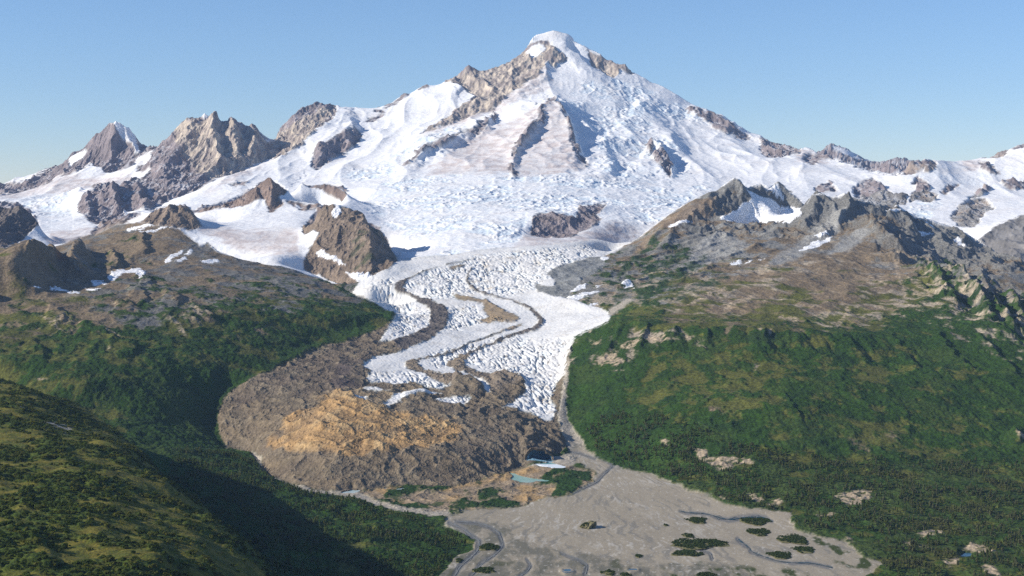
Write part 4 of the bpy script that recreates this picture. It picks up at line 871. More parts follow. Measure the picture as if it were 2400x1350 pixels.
STREAMS = [([(1595, 1197), (1612, 1202), (1640, 1202), (1665, 1206), (1685, 1213), (1710, 1218), (1735, 1214), (1770, 1211), (1795, 1214), (1812, 1222)], [2, 3, 3, 2, 4, 5, 6, 7, 6, 2], 'dark'),
           ([(1730, 1263), (1745, 1276), (1757, 1284), (1760, 1292), (1775, 1298), (1795, 1306), (1820, 1314), (1860, 1320), (1900, 1318), (1950, 1330)], [4, 4, 2, 2.5, 3, 2.5, 2, 3, 4, 3], 'dark'),
           ([(1055, 1225), (1085, 1240), (1105, 1255), (1125, 1268), (1120, 1290), (1105, 1305), (1080, 1325), (1065, 1350)], [4, 6, 6, 6, 5, 4, 5, 5], 'grey'),
           ([(1070, 1222), (1120, 1225), (1150, 1235), (1172, 1250), (1180, 1280), (1160, 1300), (1130, 1320), (1105, 1350)], [3, 4, 4, 4, 3, 3, 4, 4], 'grey'),
           ([(1315, 1295), (1330, 1302), (1360, 1312), (1378, 1325), (1372, 1345)], [1.5, 3, 3, 3, 4], 'grey'),
           ([(1235, 1310), (1245, 1325), (1235, 1340), (1220, 1350)], [2, 3, 3, 3], 'grey'), ([(1600, 1282), (1640, 1285), (1665, 1295), (1670, 1310)], [2, 3, 3, 3], 'grey'),
           ([(1400, 1070), (1440, 1090), (1415, 1112), (1400, 1130), (1345, 1155), (1335, 1160)], [2, 2.5, 3, 3, 2.5, 2], 'grey'), ([(1395, 1075), (1360, 1062), (1335, 1060)], [2, 2.5, 2], 'grey')]
stream_m = cover([], [([(p[0], p[1], w + 1.5) for p, w in zip(P, W)], 3) for P, W, k in STREAMS], Y0=3, Y1=5.6, wander=0)
dz -= stream_m * 1.6
H = H0 + dz
for k, P, z in POOLS:
    m = cover([P], Y0=3.2, Y1=5.4, wander=0, blur=2)
    s = cover([], [(P + [P[0]], 6)], Y0=3.2, Y1=5.4, wander=0, blur=3)
    sm = np.clip(m + s, 0, 1)
    H = np.where(sm > 0.02, H * (1 - sm) + sm * np.where(m > 0.45, z - 1.5, np.clip(H, z + 0.2, z + 3.0)), H)
# ice cave melted into the snout above the teal pool: the floor is cut level, the vault is built over it
alc = (((XX - 90) / 41) ** 2 + np.clip((YY - 4900) / 74, 0, 9) ** 2 < 1) & (YY > 4880) & (YY < 4968)
H = np.where(alc, 166.3, H)
blueice = alc.copy()
for _ in range(2):
    b_ = blueice.copy(); b_[1:] |= blueice[:-1]; b_[:-1] |= blueice[1:]; b_[:, 1:] |= blueice[:, :-1]; b_[:, :-1] |= blueice[:, 1:]; blueice = b_
blueice &= (H < 185)

# ------------------------------------------------------------------ slopes
dXc = np.gradient(AA, axis=1) * YY / F
gx_ = np.gradient(H, axis=1) / dXc
gy_ = np.gradient(H, axis=0) / np.gradient(ROWS)[:, None].astype(np.float32)
slope = np.hypot(gx_, gy_)

# ------------------------------------------------------------------ colour of the ground (linear albedo), some shade painted in
def mix(c, col, m):
    m = np.clip(m, 0, 1)[..., None]
    return c * (1 - m) + np.asarray(col, np.float32) * m


n1 = fbm(XX, YY, 24, 3, 140)
n2 = fbm(XX, YY, 300, 4, 141)
streak = fbm(XX, YY * 0.22, 46, 4, 142, 0.6)            # down-slope streaks
one = np.ones((NR, NC, 1), np.float32)
P_GREY, P_TUN, P_GRASS, P_SCR, P_TAN = (.205, .195, .172), (.195, .145, .09), (.092, .095, .02), (.025, .056, .0075), (.33, .27, .195)
_lg = np.where(AA < 1000, np.float32(.76), np.float32(1))
cls[0] = cls[0] * 1
col = sum(cls[i][..., None] * (_lg[..., None] if i == 0 else 1) * np.asarray(c, np.float32) for i, c in enumerate((P_GREY, P_TUN, P_GRASS, P_SCR, P_TAN)))
col = col * (1 + 0.30 * n1 + 0.30 * n2 + .25 * streak * np.clip(cls[0] + cls[1] + cls[4], 0, 1))[..., None]
col = mix(col, (.05, .075, .016), 0.55 * scrub * sst(0.05, .4, fbm(XX, YY, 210, 3, 143)))
col = mix(col, (.016, .036, .010), 0.65 * scrub * sst(0.1, .45, fbm(XX, YY, 130, 4, 144)))
# steep bare faces of the crags stand darker and greyer (bare greenish rock)
col = mix(col, (.125, .122, .112), crag * sst(0.45, 1.0, slope) * np.clip(cls[0] + cls[1], 0, 1) * 0.8)
col = mix(col, (.30, .29, .265), land * np.clip(flank + .5 * crag, 0, 1) * sst(.12, .34, fbm(fu, fv * .2, 60, 4, 145, .6)) * (cls[0] > .3) * .5)
fan = cover([[(1955, 485), (1985, 500), (1965, 540), (1925, 570), (1870, 605), (1790, 630), (1815, 602), (1880, 560), (1930, 520)], [(2010, 545), (2040, 560), (2000, 590), (1930, 600), (1960, 575)], [(1640, 560), (1700, 545), (1760, 575), (1720, 600), (1650, 620), (1600, 640), (1620, 600)]], Y0=7.2, Y1=9.4, wander=12, blur=4)
col = mix(col, (.29, .28, .255), fan * land * (.75 + .25 * sst(-.2, .2, streak)))
green = cover([], [([(1600, 585, 8), (1540, 630, 14), (1470, 680, 12), (1425, 705, 6)], 8), ([(1660, 600, 6), (1580, 650, 13), (1500, 700, 16)], 8), ([(1540, 565, 4), (1480, 615, 9), (1440, 650, 5)], 5), ([(1700, 650, 6), (1640, 672, 9), (1590, 700, 8)], 6)], Y0=6.6, Y1=9.3, wander=16, blur=3)
col = mix(col, (.03, .056, .018), green * land * sst(-.3, .1, NCL) * .9)
tang = cover([[(1558, 527), (1620, 496), (1685, 468), (1668, 500), (1600, 537), (1545, 560)], [(1510, 560), (1545, 545), (1500, 590), (1470, 610)]], Y0=8, Y1=9.7, wander=10, blur=3)
col = mix(col, (.25, .18, .115), tang * land * .8)
flatw = cover([T_FLAT], Y0=3.2, Y1=5.1, wander=20, blur=10)
col = mix(col, (.055, .078, .018), flatw * scrub * sst(-.2, .3, NCL) * .8)
col = mix(col, (.4, .31, .21), np.clip(bare + tans, 0, 1) * land * sst(-0.25, 0.15, n1 + N40 * .6 + .1) * 0.95)
# near hill: golden sedge between dark thickets
hc = mix(one * np.asarray((.15, .128, .02), np.float32), (.09, .098, .014), sst(-.25, .3, N40))
hc = mix(hc, (.044, .068, .01), hm)
hc = mix(hc, (.075, .098, .013), hm * sst(0.0, .4, fbm(XX, YY, 45, 3, 150)))
hc = mix(hc, (.05, .062, .01), .6 * hm * sst(0.15, .5, fbm(XX, YY, 17, 3, 151)))
hc = hc * (1 + .35 * n1)[..., None]
hrock = cover([[(100, 990), (130, 985), (155, 990), (175, 1005), (160, 1015), (120, 1003)], [(40, 935), (52, 948), (55, 965), (45, 960)], [(0, 935), (15, 936), (48, 940), (20, 942)]], Y0=2.5, Y1=3.8, wander=6)
hc = mix(hc, (.28, .26, .23), hrock * sst(-.1, .2, n1))
col = col * (1 - hill[..., None]) + hc * hill[..., None]
# outwash gravel
gcol = one * np.asarray((.325, .278, .205), np.float32)
braid = fbm(XX * 0.8 + 25 * N150, YY * 0.22, 26, 4, 160, 0.65)
gcol = gcol * (1 + .10 * fbm(XX, YY, 240, 3, 161) + .16 * braid)[..., None]
_th, _rr = np.arctan2(XX - 216, 5150 - YY), np.hypot(XX - 216, 5150 - YY)
_u = _th * 900 + 8 * N40 + 22 * N150
chan = ridged(_u, _rr * .12, 34, 3, 166, .65)
gcol = mix(gcol, (.20, .185, .155), sst(.40, .66, chan) * sst(-.3, .15, fbm(XX, YY, 260, 3, 167)) * .75)
gcol = mix(gcol, (.56, .52, .45), sst(.42, .66, ridged(_u + 50, _rr * .1, 22, 3, 168, .6)) * sst(-.1, .3, fbm(XX, YY, 180, 3, 169)) * .5)
wet = cover([[(1070, 1215), (1190, 1230), (1200, 1260), (1260, 1280), (1400, 1305), (1500, 1325), (1700, 1320), (1760, 1330), (1740, 1380), (1000, 1380), (1040, 1320), (1110, 1290), (1090, 1250)]], Y0=3, Y1=4.4, wander=22, blur=8)
gcol = mix(gcol, (.155, .145, .11), wet * sst(-.35, .2, braid + .6 * fbm(XX, YY * .5, 70, 3, 162)) * 0.95)
gcol = mix(gcol, (.05, .06, .02), wet * sst(.25, .5, fbm(XX, YY * .5, 55, 3, 163)) * .6)
gcol = mix(gcol, (.16, .16, .155), stream_m * 0.8)
edgeveg = cover([[(1850, 1200), (1880, 1195), (2020, 1290), (2100, 1320), (2080, 1350), (1990, 1330), (1930, 1290), (1880, 1250)], [(1560, 1350), (1650, 1330), (1800, 1330), (1900, 1340), (1900, 1380), (1560, 1380)]], Y0=3, Y1=4.4, wander=18, blur=6)
gcol = mix(gcol, (.05, .065, .018), edgeveg * sst(.0, .25, fbm(XX, YY * .4, 40, 4, 164)))
peb = sst(.42, .55, fbm(XX, YY * .5, 9, 2, 165)) * .5
gcol = mix(gcol, (.62, .58, .5), peb)
col = mix(col, (0, 0, 0), plain) + gcol * plain[..., None]
gs = one * np.asarray((.36, .315, .25), np.float32) * (1 + .25 * n1 + .15 * streak)[..., None]
gm = np.clip(gravel * (1 - plain), 0, 1)
col = col * (1 - gm[..., None]) + gs * gm[..., None]
# old moraine
om = one * np.asarray((.27, .205, .135), np.float32) * (1 + .4 * N40 + .3 * n1)[..., None]
om = mix(om, (.4, .25, .1), sst(0.0, .3, N150) * .6)
om = mix(om, (.022, .05, .011), np.clip(oldsh * 1.15 * sst(-.55, -.1, NCL) + sst(.12, .3, NCL) * .8, 0, 1))
om_m = oldm * (1 - plain)
col = col * (1 - om_m[..., None]) + om * om_m[..., None]
# debris mantle
dc = one * np.asarray((.225, .175, .115), np.float32)
dc = mix(dc, (.16, .128, .095), sst(-.1, .3, n2) * .7)
purple = cover([[(800, 800), (900, 800), (860, 860), (850, 900), (770, 915), (690, 930), (620, 930), (560, 960), (540, 930), (640, 870)]], Y0=4.8, Y1=7, wander=20, blur=8)
dc = mix(dc, (.145, .115, .09), purple * .6)
dc = mix(dc, (.105, .085, .08), cover([[(800, 850), (850, 850), (860, 905), (800, 915), (770, 895)]], Y0=4.8, Y1=7, wander=14, blur=6) * .8)
dc = mix(dc, (.29, .235, .165), sst(0.0, .35, N150 + .3 * N40) * .55)
og = np.clip(orange * (0.75 + .7 * sst(-.35, .25, N150 + .5 * N40)), 0, 1)
dc = mix(dc, (.46, .285, .125), og * .92)
dc = mix(dc, (.50, .35, .18), og * sst(-0.05, .35, NCL) * .75)
dc = mix(dc, (.24, .175, .11), orange * sst(.2, .5, n2 + .3 * N40) * .4)
lowtan = cover([[(860, 905), (1000, 905), (1010, 920), (930, 925), (900, 945), (960, 975), (880, 955), (800, 920), (830, 905)]], Y0=4.8, Y1=6.5, wander=10, blur=4)
dc = mix(dc, (.36, .27, .165), lowtan * .8)
dc = mix(dc, (.185, .15, .102), (1 - orange) * sst(-.1, .25, N150 + .4 * n2) * .6)
dc = dc * .9 * (1 + .38 * n1 + .25 * streak + .25 * n2)[..., None]
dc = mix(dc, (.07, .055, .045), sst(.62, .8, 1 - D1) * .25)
debr_m = np.clip(debr * (1 - gm) * (1 - plain), 0, 1)
col = col * (1 - debr_m[..., None]) + dc * debr_m[..., None]
# glacier ice
wi = one * np.asarray((.80, .775, .73), np.float32)
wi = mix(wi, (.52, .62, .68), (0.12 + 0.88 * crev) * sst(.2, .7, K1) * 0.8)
wi = mix(wi, (.55, .47, .36), sst(.1, .5, fbm(XX, YY, 90, 4, 170)) * (.25 + .5 * cover([[(1100, 600), (1330, 585), (1250, 640), (1120, 650), (1180, 690), (1100, 690)], [(1050, 715), (1140, 715), (1140, 760), (1060, 770)], [(1200, 930), (1310, 860), (1300, 980), (1250, 970)]], Y0=4.8, Y1=9, wander=20, blur=6)))
wi = mix(wi, (.27, .32, .36), crev * sst(.55, .9, K1) * .7)  # crevasse slits painted darker, colour added to their own shade
wi = mix(wi, (.66, .63, .58), .45 * sst(0, .4, N150))
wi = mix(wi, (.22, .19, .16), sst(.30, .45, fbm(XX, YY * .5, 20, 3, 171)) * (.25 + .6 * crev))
wim = np.clip(whiteice, 0, 1)
col = col * (1 - wim[..., None]) + wi * wim[..., None]
dm = np.clip(dirt * ice, 0, 1)
dk = one * np.asarray((.13, .112, .1), np.float32) * (1 + .3 * n1)[..., None]
dk = mix(dk, (.36, .26, .15), np.clip(silt, 0, 1) * .9)
dk = mix(dk, (.24, .19, .135), np.clip(brown, 0, 1) * (1 - .5 * sst(.1, .4, N40)))
dm = np.clip(dm * sst(-.45, -.05, n1 + (dm - .5) * 1.2), 0, 1)
col = col * (1 - dm[..., None]) + dk * dm[..., None]
col[blueice] = np.asarray((.2, .36, .46), np.float32)
# talus beside the ice
tc = one * np.asarray((.225, .225, .21), np.float32) * (1 + .15 * streak + .2 * n1)[..., None]
tc = mix(tc, (.3, .3, .285), sst(0, .3, N150) * .6)
col = col * (1 - tal[..., None]) + tc * tal[..., None]
# snowfields
sn = one * np.asarray((.87, .855, .835), np.float32)
ash = cover([[(1283, 242), (1335, 300), (1345, 360), (1375, 400), (1300, 415), (1200, 405), (1120, 400), (990, 412), (1060, 345), (1150, 300), (1200, 285)],
             [(1240, 540), (1330, 560), (1440, 520), (1500, 550), (1400, 580), (1260, 590), (1180, 600), (1210, 570)], [(110, 545), (200, 535), (270, 545), (200, 565), (120, 590)], [(0, 440), (150, 412), (320, 410), (300, 430), (150, 450), (0, 465)],
             [(1140, 215), (1280, 165), (1290, 200), (1180, 250), (1060, 310), (980, 330), (1060, 280)], [(560, 400), (640, 375), (540, 430), (470, 460)], [(1870, 350), (1940, 365), (1930, 385), (1860, 380)], [(2250, 378), (2300, 370), (2290, 400), (2260, 400)], [(440, 520), (560, 540), (700, 540), (700, 600), (560, 590)]], Y0=8, Y1=17.2, wander=22, blur=8)
strata = fbm(XX * .25, H, 26, 4, 180, .6)
sn = mix(sn, (.60, .52, .48), ash * (.55 + .55 * sst(-.2, .3, strata + .4 * N150)) * .95)
sn = mix(sn, (.70, .79, .84), ic * sst(.42, .08, S1) * .8)
sn = mix(sn, (.60, .71, .78), ic * sst(.25, .08, S2) * .5)
sn = mix(sn, (.66, .60, .54), ic * sst(.1, .5, pat) * sst(.2, .5, n1) * .4)
sn = mix(sn, (.76, .72, .68), .5 * sst(0.05, .45, n2))
col = col * (1 - purE[..., None]) + sn * purE[..., None]
# alpine rock
rc = one * np.asarray((.235, .195, .19), np.float32)
tanm = cover([[(400, 310), (480, 280), (620, 330), (790, 245), (740, 330), (600, 385), (500, 420), (430, 380)], [(1043, 185), (1300, 95), (1330, 140), (1270, 190), (1150, 260), (980, 325), (1060, 240)], [(1370, 100), (1490, 170), (1430, 185)]], Y0=10, Y1=17.6, wander=16, blur=6)
rc = mix(rc, (.46, .385, .30), tanm * (.35 + .65 * sst(-.25, .25, streak + .3 * n2)))
brn = sst(9.9e3, 9.0e3, YY) * (AA < 1200)
rc = mix(rc, (.21, .158, .11), brn * .9)
rc = mix(rc, (.12, .105, .095), brn * (AA < 120) * .8)  # left margin hill: its shade is put into the rock colour
rc = mix(rc, (.225, .16, .122), ((YY > 9800) & (YY < 11200) & (AA < 900)) * .85)
rc = mix(rc, (.2, .19, .175), ((YY < 12000) & (AA > 1850)) * .9)
rc = mix(rc, (.3, .24, .19), ((YY < 14000) & (YY > 10500) & (AA > 2100)) * sst(-.1, .3, n2) * .8)
rc = rc * (1 + .5 * streak + .45 * fbm(XX, YY * .3, 75, 3, 143) + .3 * n1 + .25 * n2)[..., None]
rc = mix(rc, (.78, .77, .76), sst(.62, .34, slope + .35 * N150) * sst(.08, .3, streak + .2) * sc * .5 * (1 - .85 * tanm))
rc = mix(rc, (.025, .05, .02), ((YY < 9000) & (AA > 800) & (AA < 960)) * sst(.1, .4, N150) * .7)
col = col * (1 - rk[..., None]) + rc * rk[..., None]
# lying snow patches
pm = np.clip(patch, 0, 1)
col = mix(col, (.84, .83, .82), sst(.35, .65, pm))
col = np.clip(col, 0.004, 0.9).astype(np.float32)
# ------------------------------------------------------------------ scene, camera, light
S = bpy.context.scene
COLL = S.collection
cam = bpy.data.cameras.new('camera')
camo = bpy.data.objects.new('camera', cam)
COLL.objects.link(camo)
camo.location = (0, 0, ALT)
camo.rotation_euler = (math.pi / 2, 0, 0)
cam.sensor_width = 36
cam.lens = 36 * F / 2400
cam.shift_y = -(675 - HZ) / 2400
cam.clip_start, cam.clip_end = 5, 120000
S.camera = camo

SUN_EL, SUN_AZ = math.radians(26.5), math.radians(-100)      # azimuth from +Y towards +X
sd = Vector((math.sin(SUN_AZ) * math.cos(SUN_EL), math.cos(SUN_AZ) * math.cos(SUN_EL), math.sin(SUN_EL)))
sl = bpy.data.lights.new('sun', 'SUN')
sl.energy, sl.angle, sl.color = 5.0, math.radians(0.53), (1.0, 0.94, 0.84)
so = bpy.data.objects.new('sun', sl)
so.rotation_euler = sd.to_track_quat('Z', 'Y').to_euler()
COLL.objects.link(so)
wd = bpy.data.worlds.new('World')
S.world = wd
wd.use_nodes = True
nt = wd.node_tree
sky = nt.nodes.new('ShaderNodeTexSky')
sky.sky_type = 'NISHITA'
sky.sun_disc = False
sky.sun_elevation, sky.sun_rotation = SUN_EL, SUN_AZ
sky.altitude, sky.air_density, sky.dust_density, sky.ozone_density = 1000, 1.0, 0.0, 8.0
tint = nt.nodes.new('ShaderNodeVectorMath'); tint.operation = 'MULTIPLY'
tint.inputs[1].default_value = (1.17, .99, .90)
nt.links.new(sky.outputs[0], tint.inputs[0])
nt.links.new(tint.outputs[0], nt.nodes['Background'].inputs[0])
nt.nodes['Background'].inputs[1].default_value = 0.125
S.view_settings.view_transform = 'Standard'
S.view_settings.look = 'None'
S.cycles.use_denoising = False
S.view_settings.exposure, S.view_settings.gamma = 0.32, 1


# ------------------------------------------------------------------ materials
def ground_mat(name, grain=6.0, strength=0.35, bump=1.0, bscale=9.0, rough=0.95, spec=0.12):
    m = bpy.data.materials.new(name)
    m.use_nodes = True
    t = m.node_tree
    b = t.nodes['Principled BSDF']
    b.inputs['Roughness'].default_value = rough
    b.inputs['Specular IOR Level'].default_value = spec
    at = t.nodes.new('ShaderNodeAttribute'); at.attribute_name = 'ground'
    tc = t.nodes.new('ShaderNodeTexCoord')
    no = t.nodes.new('ShaderNodeTexNoise'); no.inputs['Scale'].default_value = 1 / grain; no.inputs['Detail'].default_value = 4
    t.links.new(tc.outputs['Object'], no.inputs['Vector'])
    mr = t.nodes.new('ShaderNodeMapRange')
    mr.inputs['From Min'].default_value, mr.inputs['From Max'].default_value = 0.3, 0.7
    mr.inputs['To Min'].default_value, mr.inputs['To Max'].default_value = 1 - strength, 1 + strength
    t.links.new(no.outputs['Fac'], mr.inputs['Value'])
    mx = t.nodes.new('ShaderNodeVectorMath'); mx.operation = 'MULTIPLY'
    t.links.new(at.outputs['Color'], mx.inputs[0]); t.links.new(mr.outputs['Result'], mx.inputs[1])
    t.links.new(mx.outputs['Vector'], b.inputs['Base Color'])
    if bump:
        n2_ = t.nodes.new('ShaderNodeTexNoise'); n2_.inputs['Scale'].default_value = 1 / bscale; n2_.inputs['Detail'].default_value = 3
        t.links.new(tc.outputs['Object'], n2_.inputs['Vector'])
        bp = t.nodes.new('ShaderNodeBump'); bp.inputs['Distance'].default_value = bump; bp.inputs['Strength'].default_value = 1.0
        t.links.new(n2_.outputs['Fac'], bp.inputs['Height'])
        t.links.new(bp.outputs['Normal'], b.inputs['Normal'])
    return m


M_SNOW = ground_mat('snow_and_ice', 30, 0.05, 7.0, 45, 0.7, 0.2)
M_ICE = ground_mat('crevassed_ice', 8, 0.10, 2.0, 12, 0.7, 0.2)
M_ROCK = ground_mat('weathered_rock', 14, 0.30, 8.0, 28)
M_DEB = ground_mat('rubble', 7, 0.35, 2.5, 9)
M_VEG = ground_mat('tundra_and_scrub', 9, 0.45, 3.0, 10)
M_HILL = ground_mat('thicket', 4, 0.5, 1.8, 5)
M_GRAV = ground_mat('outwash_gravel', 5, 0.12, 0.25, 6)

# ------------------------------------------------------------------ split the ground into its landforms
NAMES = []
reg = np.zeros((NR - 1, NC - 1), np.int16)
ca = 0.25 * (AA[:-1, :-1] + AA[1:, :-1] + AA[:-1, 1:] + AA[1:, 1:])
cy = YY[:-1, :-1] * .5 + YY[1:, :-1] * .5


def cell(v):
    return v[:-1, :-1]


def R(name, label, mask, mat, kind='structure', cat=None, group=None):
    NAMES.append((name, label, mat, kind, cat, group))
    reg[mask] = len(NAMES) - 1


R('valley_floor', 'dark green wooded floor of the valley between the near hill and the rubble snout', np.ones_like(reg, bool), M_VEG)
R('plateau', 'brown tundra plateau on the left, falling away in dark green scrub to the rubble', (ca < 945) & (cy > 4550) & (cy < 8300) & (cell(land) > 0.3) & ~((cell(BB) > 1000) & (cy < 5000)), M_VEG)
R('mountainside', 'broad scrub covered mountain on the right with a bare tan shoulder and grey crags on top', (ca > 1180) & (cy > 4150) & (cy < 9900) & ((cell(snowfield) < 0.5)), M_VEG)
R('woodland_flat', 'low green flat of woods and bare scrapes below the right mountain', (ca > 1340) & (cy < 4800 - 0.0 * ca) & (cell(BB) > 1065), M_VEG)
R('snowfield', 'white snowfields with rocky islands on the right behind the grey crags', (cell(snow) > 0.5) & (ca > 1700) & (cy < 15200), M_SNOW)
R('snow_basin', 'smooth white snow bowl between the brown hill and the shaded hill', (cell(snow) > 0.5) & (ca < 905) & (cy < 11400), M_SNOW)
R('volcano', 'huge snow and ice covered volcano with a blunt summit, filling the middle', ((cell(snow) > 0.5) & (ca >= 905) & (ca <= 1700)) | ((cy > 11400) & (ca <= 1960)), M_SNOW)
R('valley_glacier', 'ash dusted snow valley with a blue icefall under the two far left peaks', (cell(snow) > 0.5) & (ca < np.interp(cy, [9000, 10600, 11400, 12200, 13000, 14500, 16000, 25000], [270, 320, 370, 440, 530, 660, 790, 800])), M_SNOW)


def rockreg(name, label, polys, Y0, Y1, lines=(), mat=None, need=None, **kw):
    m = cell(cover(polys, lines, Y0=Y0, Y1=Y1, wander=0)) > 0.5
    if need is not None:
        m &= cell(need) > 0.4
    R(name, label, m, mat or M_ROCK, **kw)


rockreg('mountain', 'far left pyramid peak with a snow cap and purple grey rock', [ROCK_FAR[0], [(253, 297), (348, 349), (325, 375), (262, 300)]], 14.9, 18)
rockreg('mountain', 'gullied grey and tan peak between the snow capped pyramid and the volcano', [ROCK_FAR[1]], 11.3, 17.5)
rockreg('mountain', 'distant blue grey mountains with a strip of snow at the right of the volcano', [ROCK_FAR[13]], 17, 23)
R('mountain', 'distant blue grey mountains with a strip of snow at the right of the volcano', (ca > 1860) & (cy > 17000), M_ROCK)
NAMES[-1] = NAMES[-2]
rockreg('cliff', 'purple brown rock cliff topped by an ice front in the middle of the icefall', [ROCK_FAR[7]], 9.2, 10.7)
rockreg('rock_outcrop', 'larger brown rock showing through the broken ice right of the ash facet', [ROCK_FAR[9]], 11, 16)
rockreg('rock_outcrop', 'broad brown rock band under the right skyline of the volcano', [ROCK_FAR[5]], 12, 17)
rockreg('hill', 'dark rock hill at the left edge beside the ash dusted snow valley', [ROCK_MID[0]], 8, 9.6)
rockreg('hill', 'brown dome of bare rock at the left end of the snow bowl', [ROCK_MID[1]], 8.5, 9.7)
rockreg('crag', 'jagged brown crag with a long thin ridge above the snow bowl', [ROCK_MID[3]], 9.8, 10.9)
rockreg('hill', 'brown hill at the right end of the snow bowl, one side in deep shade', [ROCK_MID[5]], 7.5, 9.4)
rockreg('rock_outcrop', 'small dark pair of rock teeth alone in the snow behind the crags', [ROCK_MID[6]], 10.5, 12)
rockreg('crag', 'grey pointed crag standing out of the snow behind the summit crags', [ROCK_MID[7]], 10.2, 12)
rockreg('crag', 'brown rock wall just right of the grey pointed crag', [ROCK_MID[8]], 10.2, 12.6)
rockreg('rock_outcrop', 'dark rock island in the right snowfield with a black cliff face', [ROCK_MID[12]], 9.3, 12)
R('glacier', 'white crevassed glacier tongue curving down the valley with dark stripes of rubble', cell(ice) > 0.5, M_ICE)
R('moraine', 'brown and orange rubble mound covering the snout of the glacier', (cell(debr_m) > 0.5), M_DEB)
R('moraine', 'old low moraine of tan ground and dark bushes below the green pool', cell(om_m) > 0.5, M_DEB)
R('gravel_bank', 'narrow tan gravel margins round the snout and beside the glacier', (cell(gm) > 0.5), M_DEB)
R('outwash_plain', 'flat grey gravel plain with faint braided channels', cell(plain) > 0.5, M_GRAV)
R('near_hill', 'sunlit green and gold hill in the near left corner', cell(hill) > 0.5, M_HILL)


def mesh_obj(name, co, faces, mat, smooth=True, parent=None):
    me = bpy.data.meshes.new(name)
    co = np.asarray(co, np.float32); faces = np.asarray(faces, np.int32)
    k = faces.shape[1]
    me.vertices.add(len(co)); me.vertices.foreach_set('co', co.ravel())
    me.loops.add(faces.size); me.loops.foreach_set('vertex_index', faces.ravel())
    me.polygons.add(len(faces)); me.polygons.foreach_set('loop_start', np.arange(0, faces.size, k, dtype=np.int32))
    me.update(calc_edges=True)
    me.polygons.foreach_set('use_smooth', np.full(len(faces), smooth))
    me.materials.append(mat)
    o = bpy.data.objects.new(name, me)
    COLL.objects.link(o)
    if parent:
        o.parent = parent
    return o


def set_col(o, name, c):
    a = o.data.attributes.new(name, 'FLOAT_COLOR', 'POINT')
    a.data.foreach_set('color', np.concatenate([c, np.ones((len(c), 1))], 1).astype(np.float32).ravel())


VERTS = np.stack([XX, YY, H], -1).reshape(-1, 3)
CFLAT = col.reshape(-1, 3)
VID = np.arange(NR * NC, dtype=np.int32).reshape(NR, NC)
QUADS = np.stack([VID[:-1, :-1], VID[:-1, 1:], VID[1:, 1:], VID[1:, :-1]], -1).reshape(-1, 4)
rf = reg.ravel()
done = {}
for k, (name, label, mat, kind, cat, grp) in enumerate(NAMES):
    if label in done:
        continue
    ids = [i for i, n in enumerate(NAMES) if n[1] == label]
    sel = np.isin(rf, ids)
    if not sel.any():
        continue
    done[label] = 1
    q = QUADS[sel]
    u, inv = np.unique(q, return_inverse=True)
    o = mesh_obj(name, VERTS[u], inv.reshape(q.shape), mat, smooth=mat not in (M_ROCK, M_DEB))
    set_col(o, 'ground', CFLAT[u])
    o['label'] = label; o['kind'] = kind
    o['category'] = cat or name.replace('_', ' ')
# ------------------------------------------------------------------ helpers for things standing on the ground
rng = np.random.default_rng(7)


def ground_z(x, y):
    a = x / y * F + CX
    c = np.clip(col_of(a), 0, NC - 2); r = np.clip(row_of(y), 0, NR - 2)
    i, j = np.floor(r).astype(int), np.floor(c).astype(int)
    fr, fc = r - i, c - j
    return (H[i, j] * (1 - fc) + H[i, j + 1] * fc) * (1 - fr) + (H[i + 1, j] * (1 - fc) + H[i + 1, j + 1] * fc) * fr


def pick(m, x, y):
    a = x / y * F + CX
    return m[np.clip(np.rint(row_of(y)).astype(int), 0, NR - 1), np.clip(np.rint(col_of(a)).astype(int), 0, NC - 1)]


BBf = HZ - F * (H - ALT) / YY
SEEN = BBf <= np.minimum.accumulate(BBf, axis=0) + 4


def plain_mat(name, c, rough=0.9, spec=0.2, grain=None, strength=0.3, c2=None):
    m = bpy.data.materials.new(name)
    m.use_nodes = True
    t = m.node_tree
    b = t.nodes['Principled BSDF']
    b.inputs['Roughness'].default_value = rough
    b.inputs['Specular IOR Level'].default_value = spec
    b.inputs['Base Color'].default_value = (*c, 1)
    if grain:
        tc = t.nodes.new('ShaderNodeTexCoord')
        no = t.nodes.new('ShaderNodeTexNoise'); no.inputs['Scale'].default_value = 1 / grain; no.inputs['Detail'].default_value = 3
        geo = t.nodes.new('ShaderNodeNewGeometry')
        t.links.new(geo.outputs['Position'], no.inputs['Vector'])
        r = t.nodes.new('ShaderNodeValToRGB')
        d = c2 or tuple(v * (1 + strength) for v in c)
        r.color_ramp.elements[0].position, r.color_ramp.elements[1].position = .35, .65
        r.color_ramp.elements[0].color = (*c, 1)
        r.color_ramp.elements[1].color = (*d, 1)
        t.links.new(no.outputs['Fac'], r.inputs['Fac'])
        t.links.new(r.outputs['Color'], b.inputs['Base Color'])
    return m


def tag(o, label, cat=None, group=None, kind=None):
    o['label'] = label
    if cat: o['category'] = cat
    if group: o['group'] = group
    if kind: o['kind'] = kind
    return o


def empty(name, loc):
    o = bpy.data.objects.new(name, None)
    o.location = loc
    o.empty_display_size = 2
    COLL.objects.link(o)
    return o


def unproj(a, b, z):
    Y = (ALT - z) * F / (b - HZ)
    return np.array([(a - CX) / F * Y, Y, z])


def fan_polygon(name, pts, mat):
    me = bpy.data.meshes.new(name)
    me.from_pydata([tuple(p) for p in pts], [], [tuple(range(len(pts)))])
    me.update()
    if me.polygons[0].normal.z < 0:
        me.flip_normals()
    me.materials.append(mat)
    o = bpy.data.objects.new(name, me)
    COLL.objects.link(o)
    return o


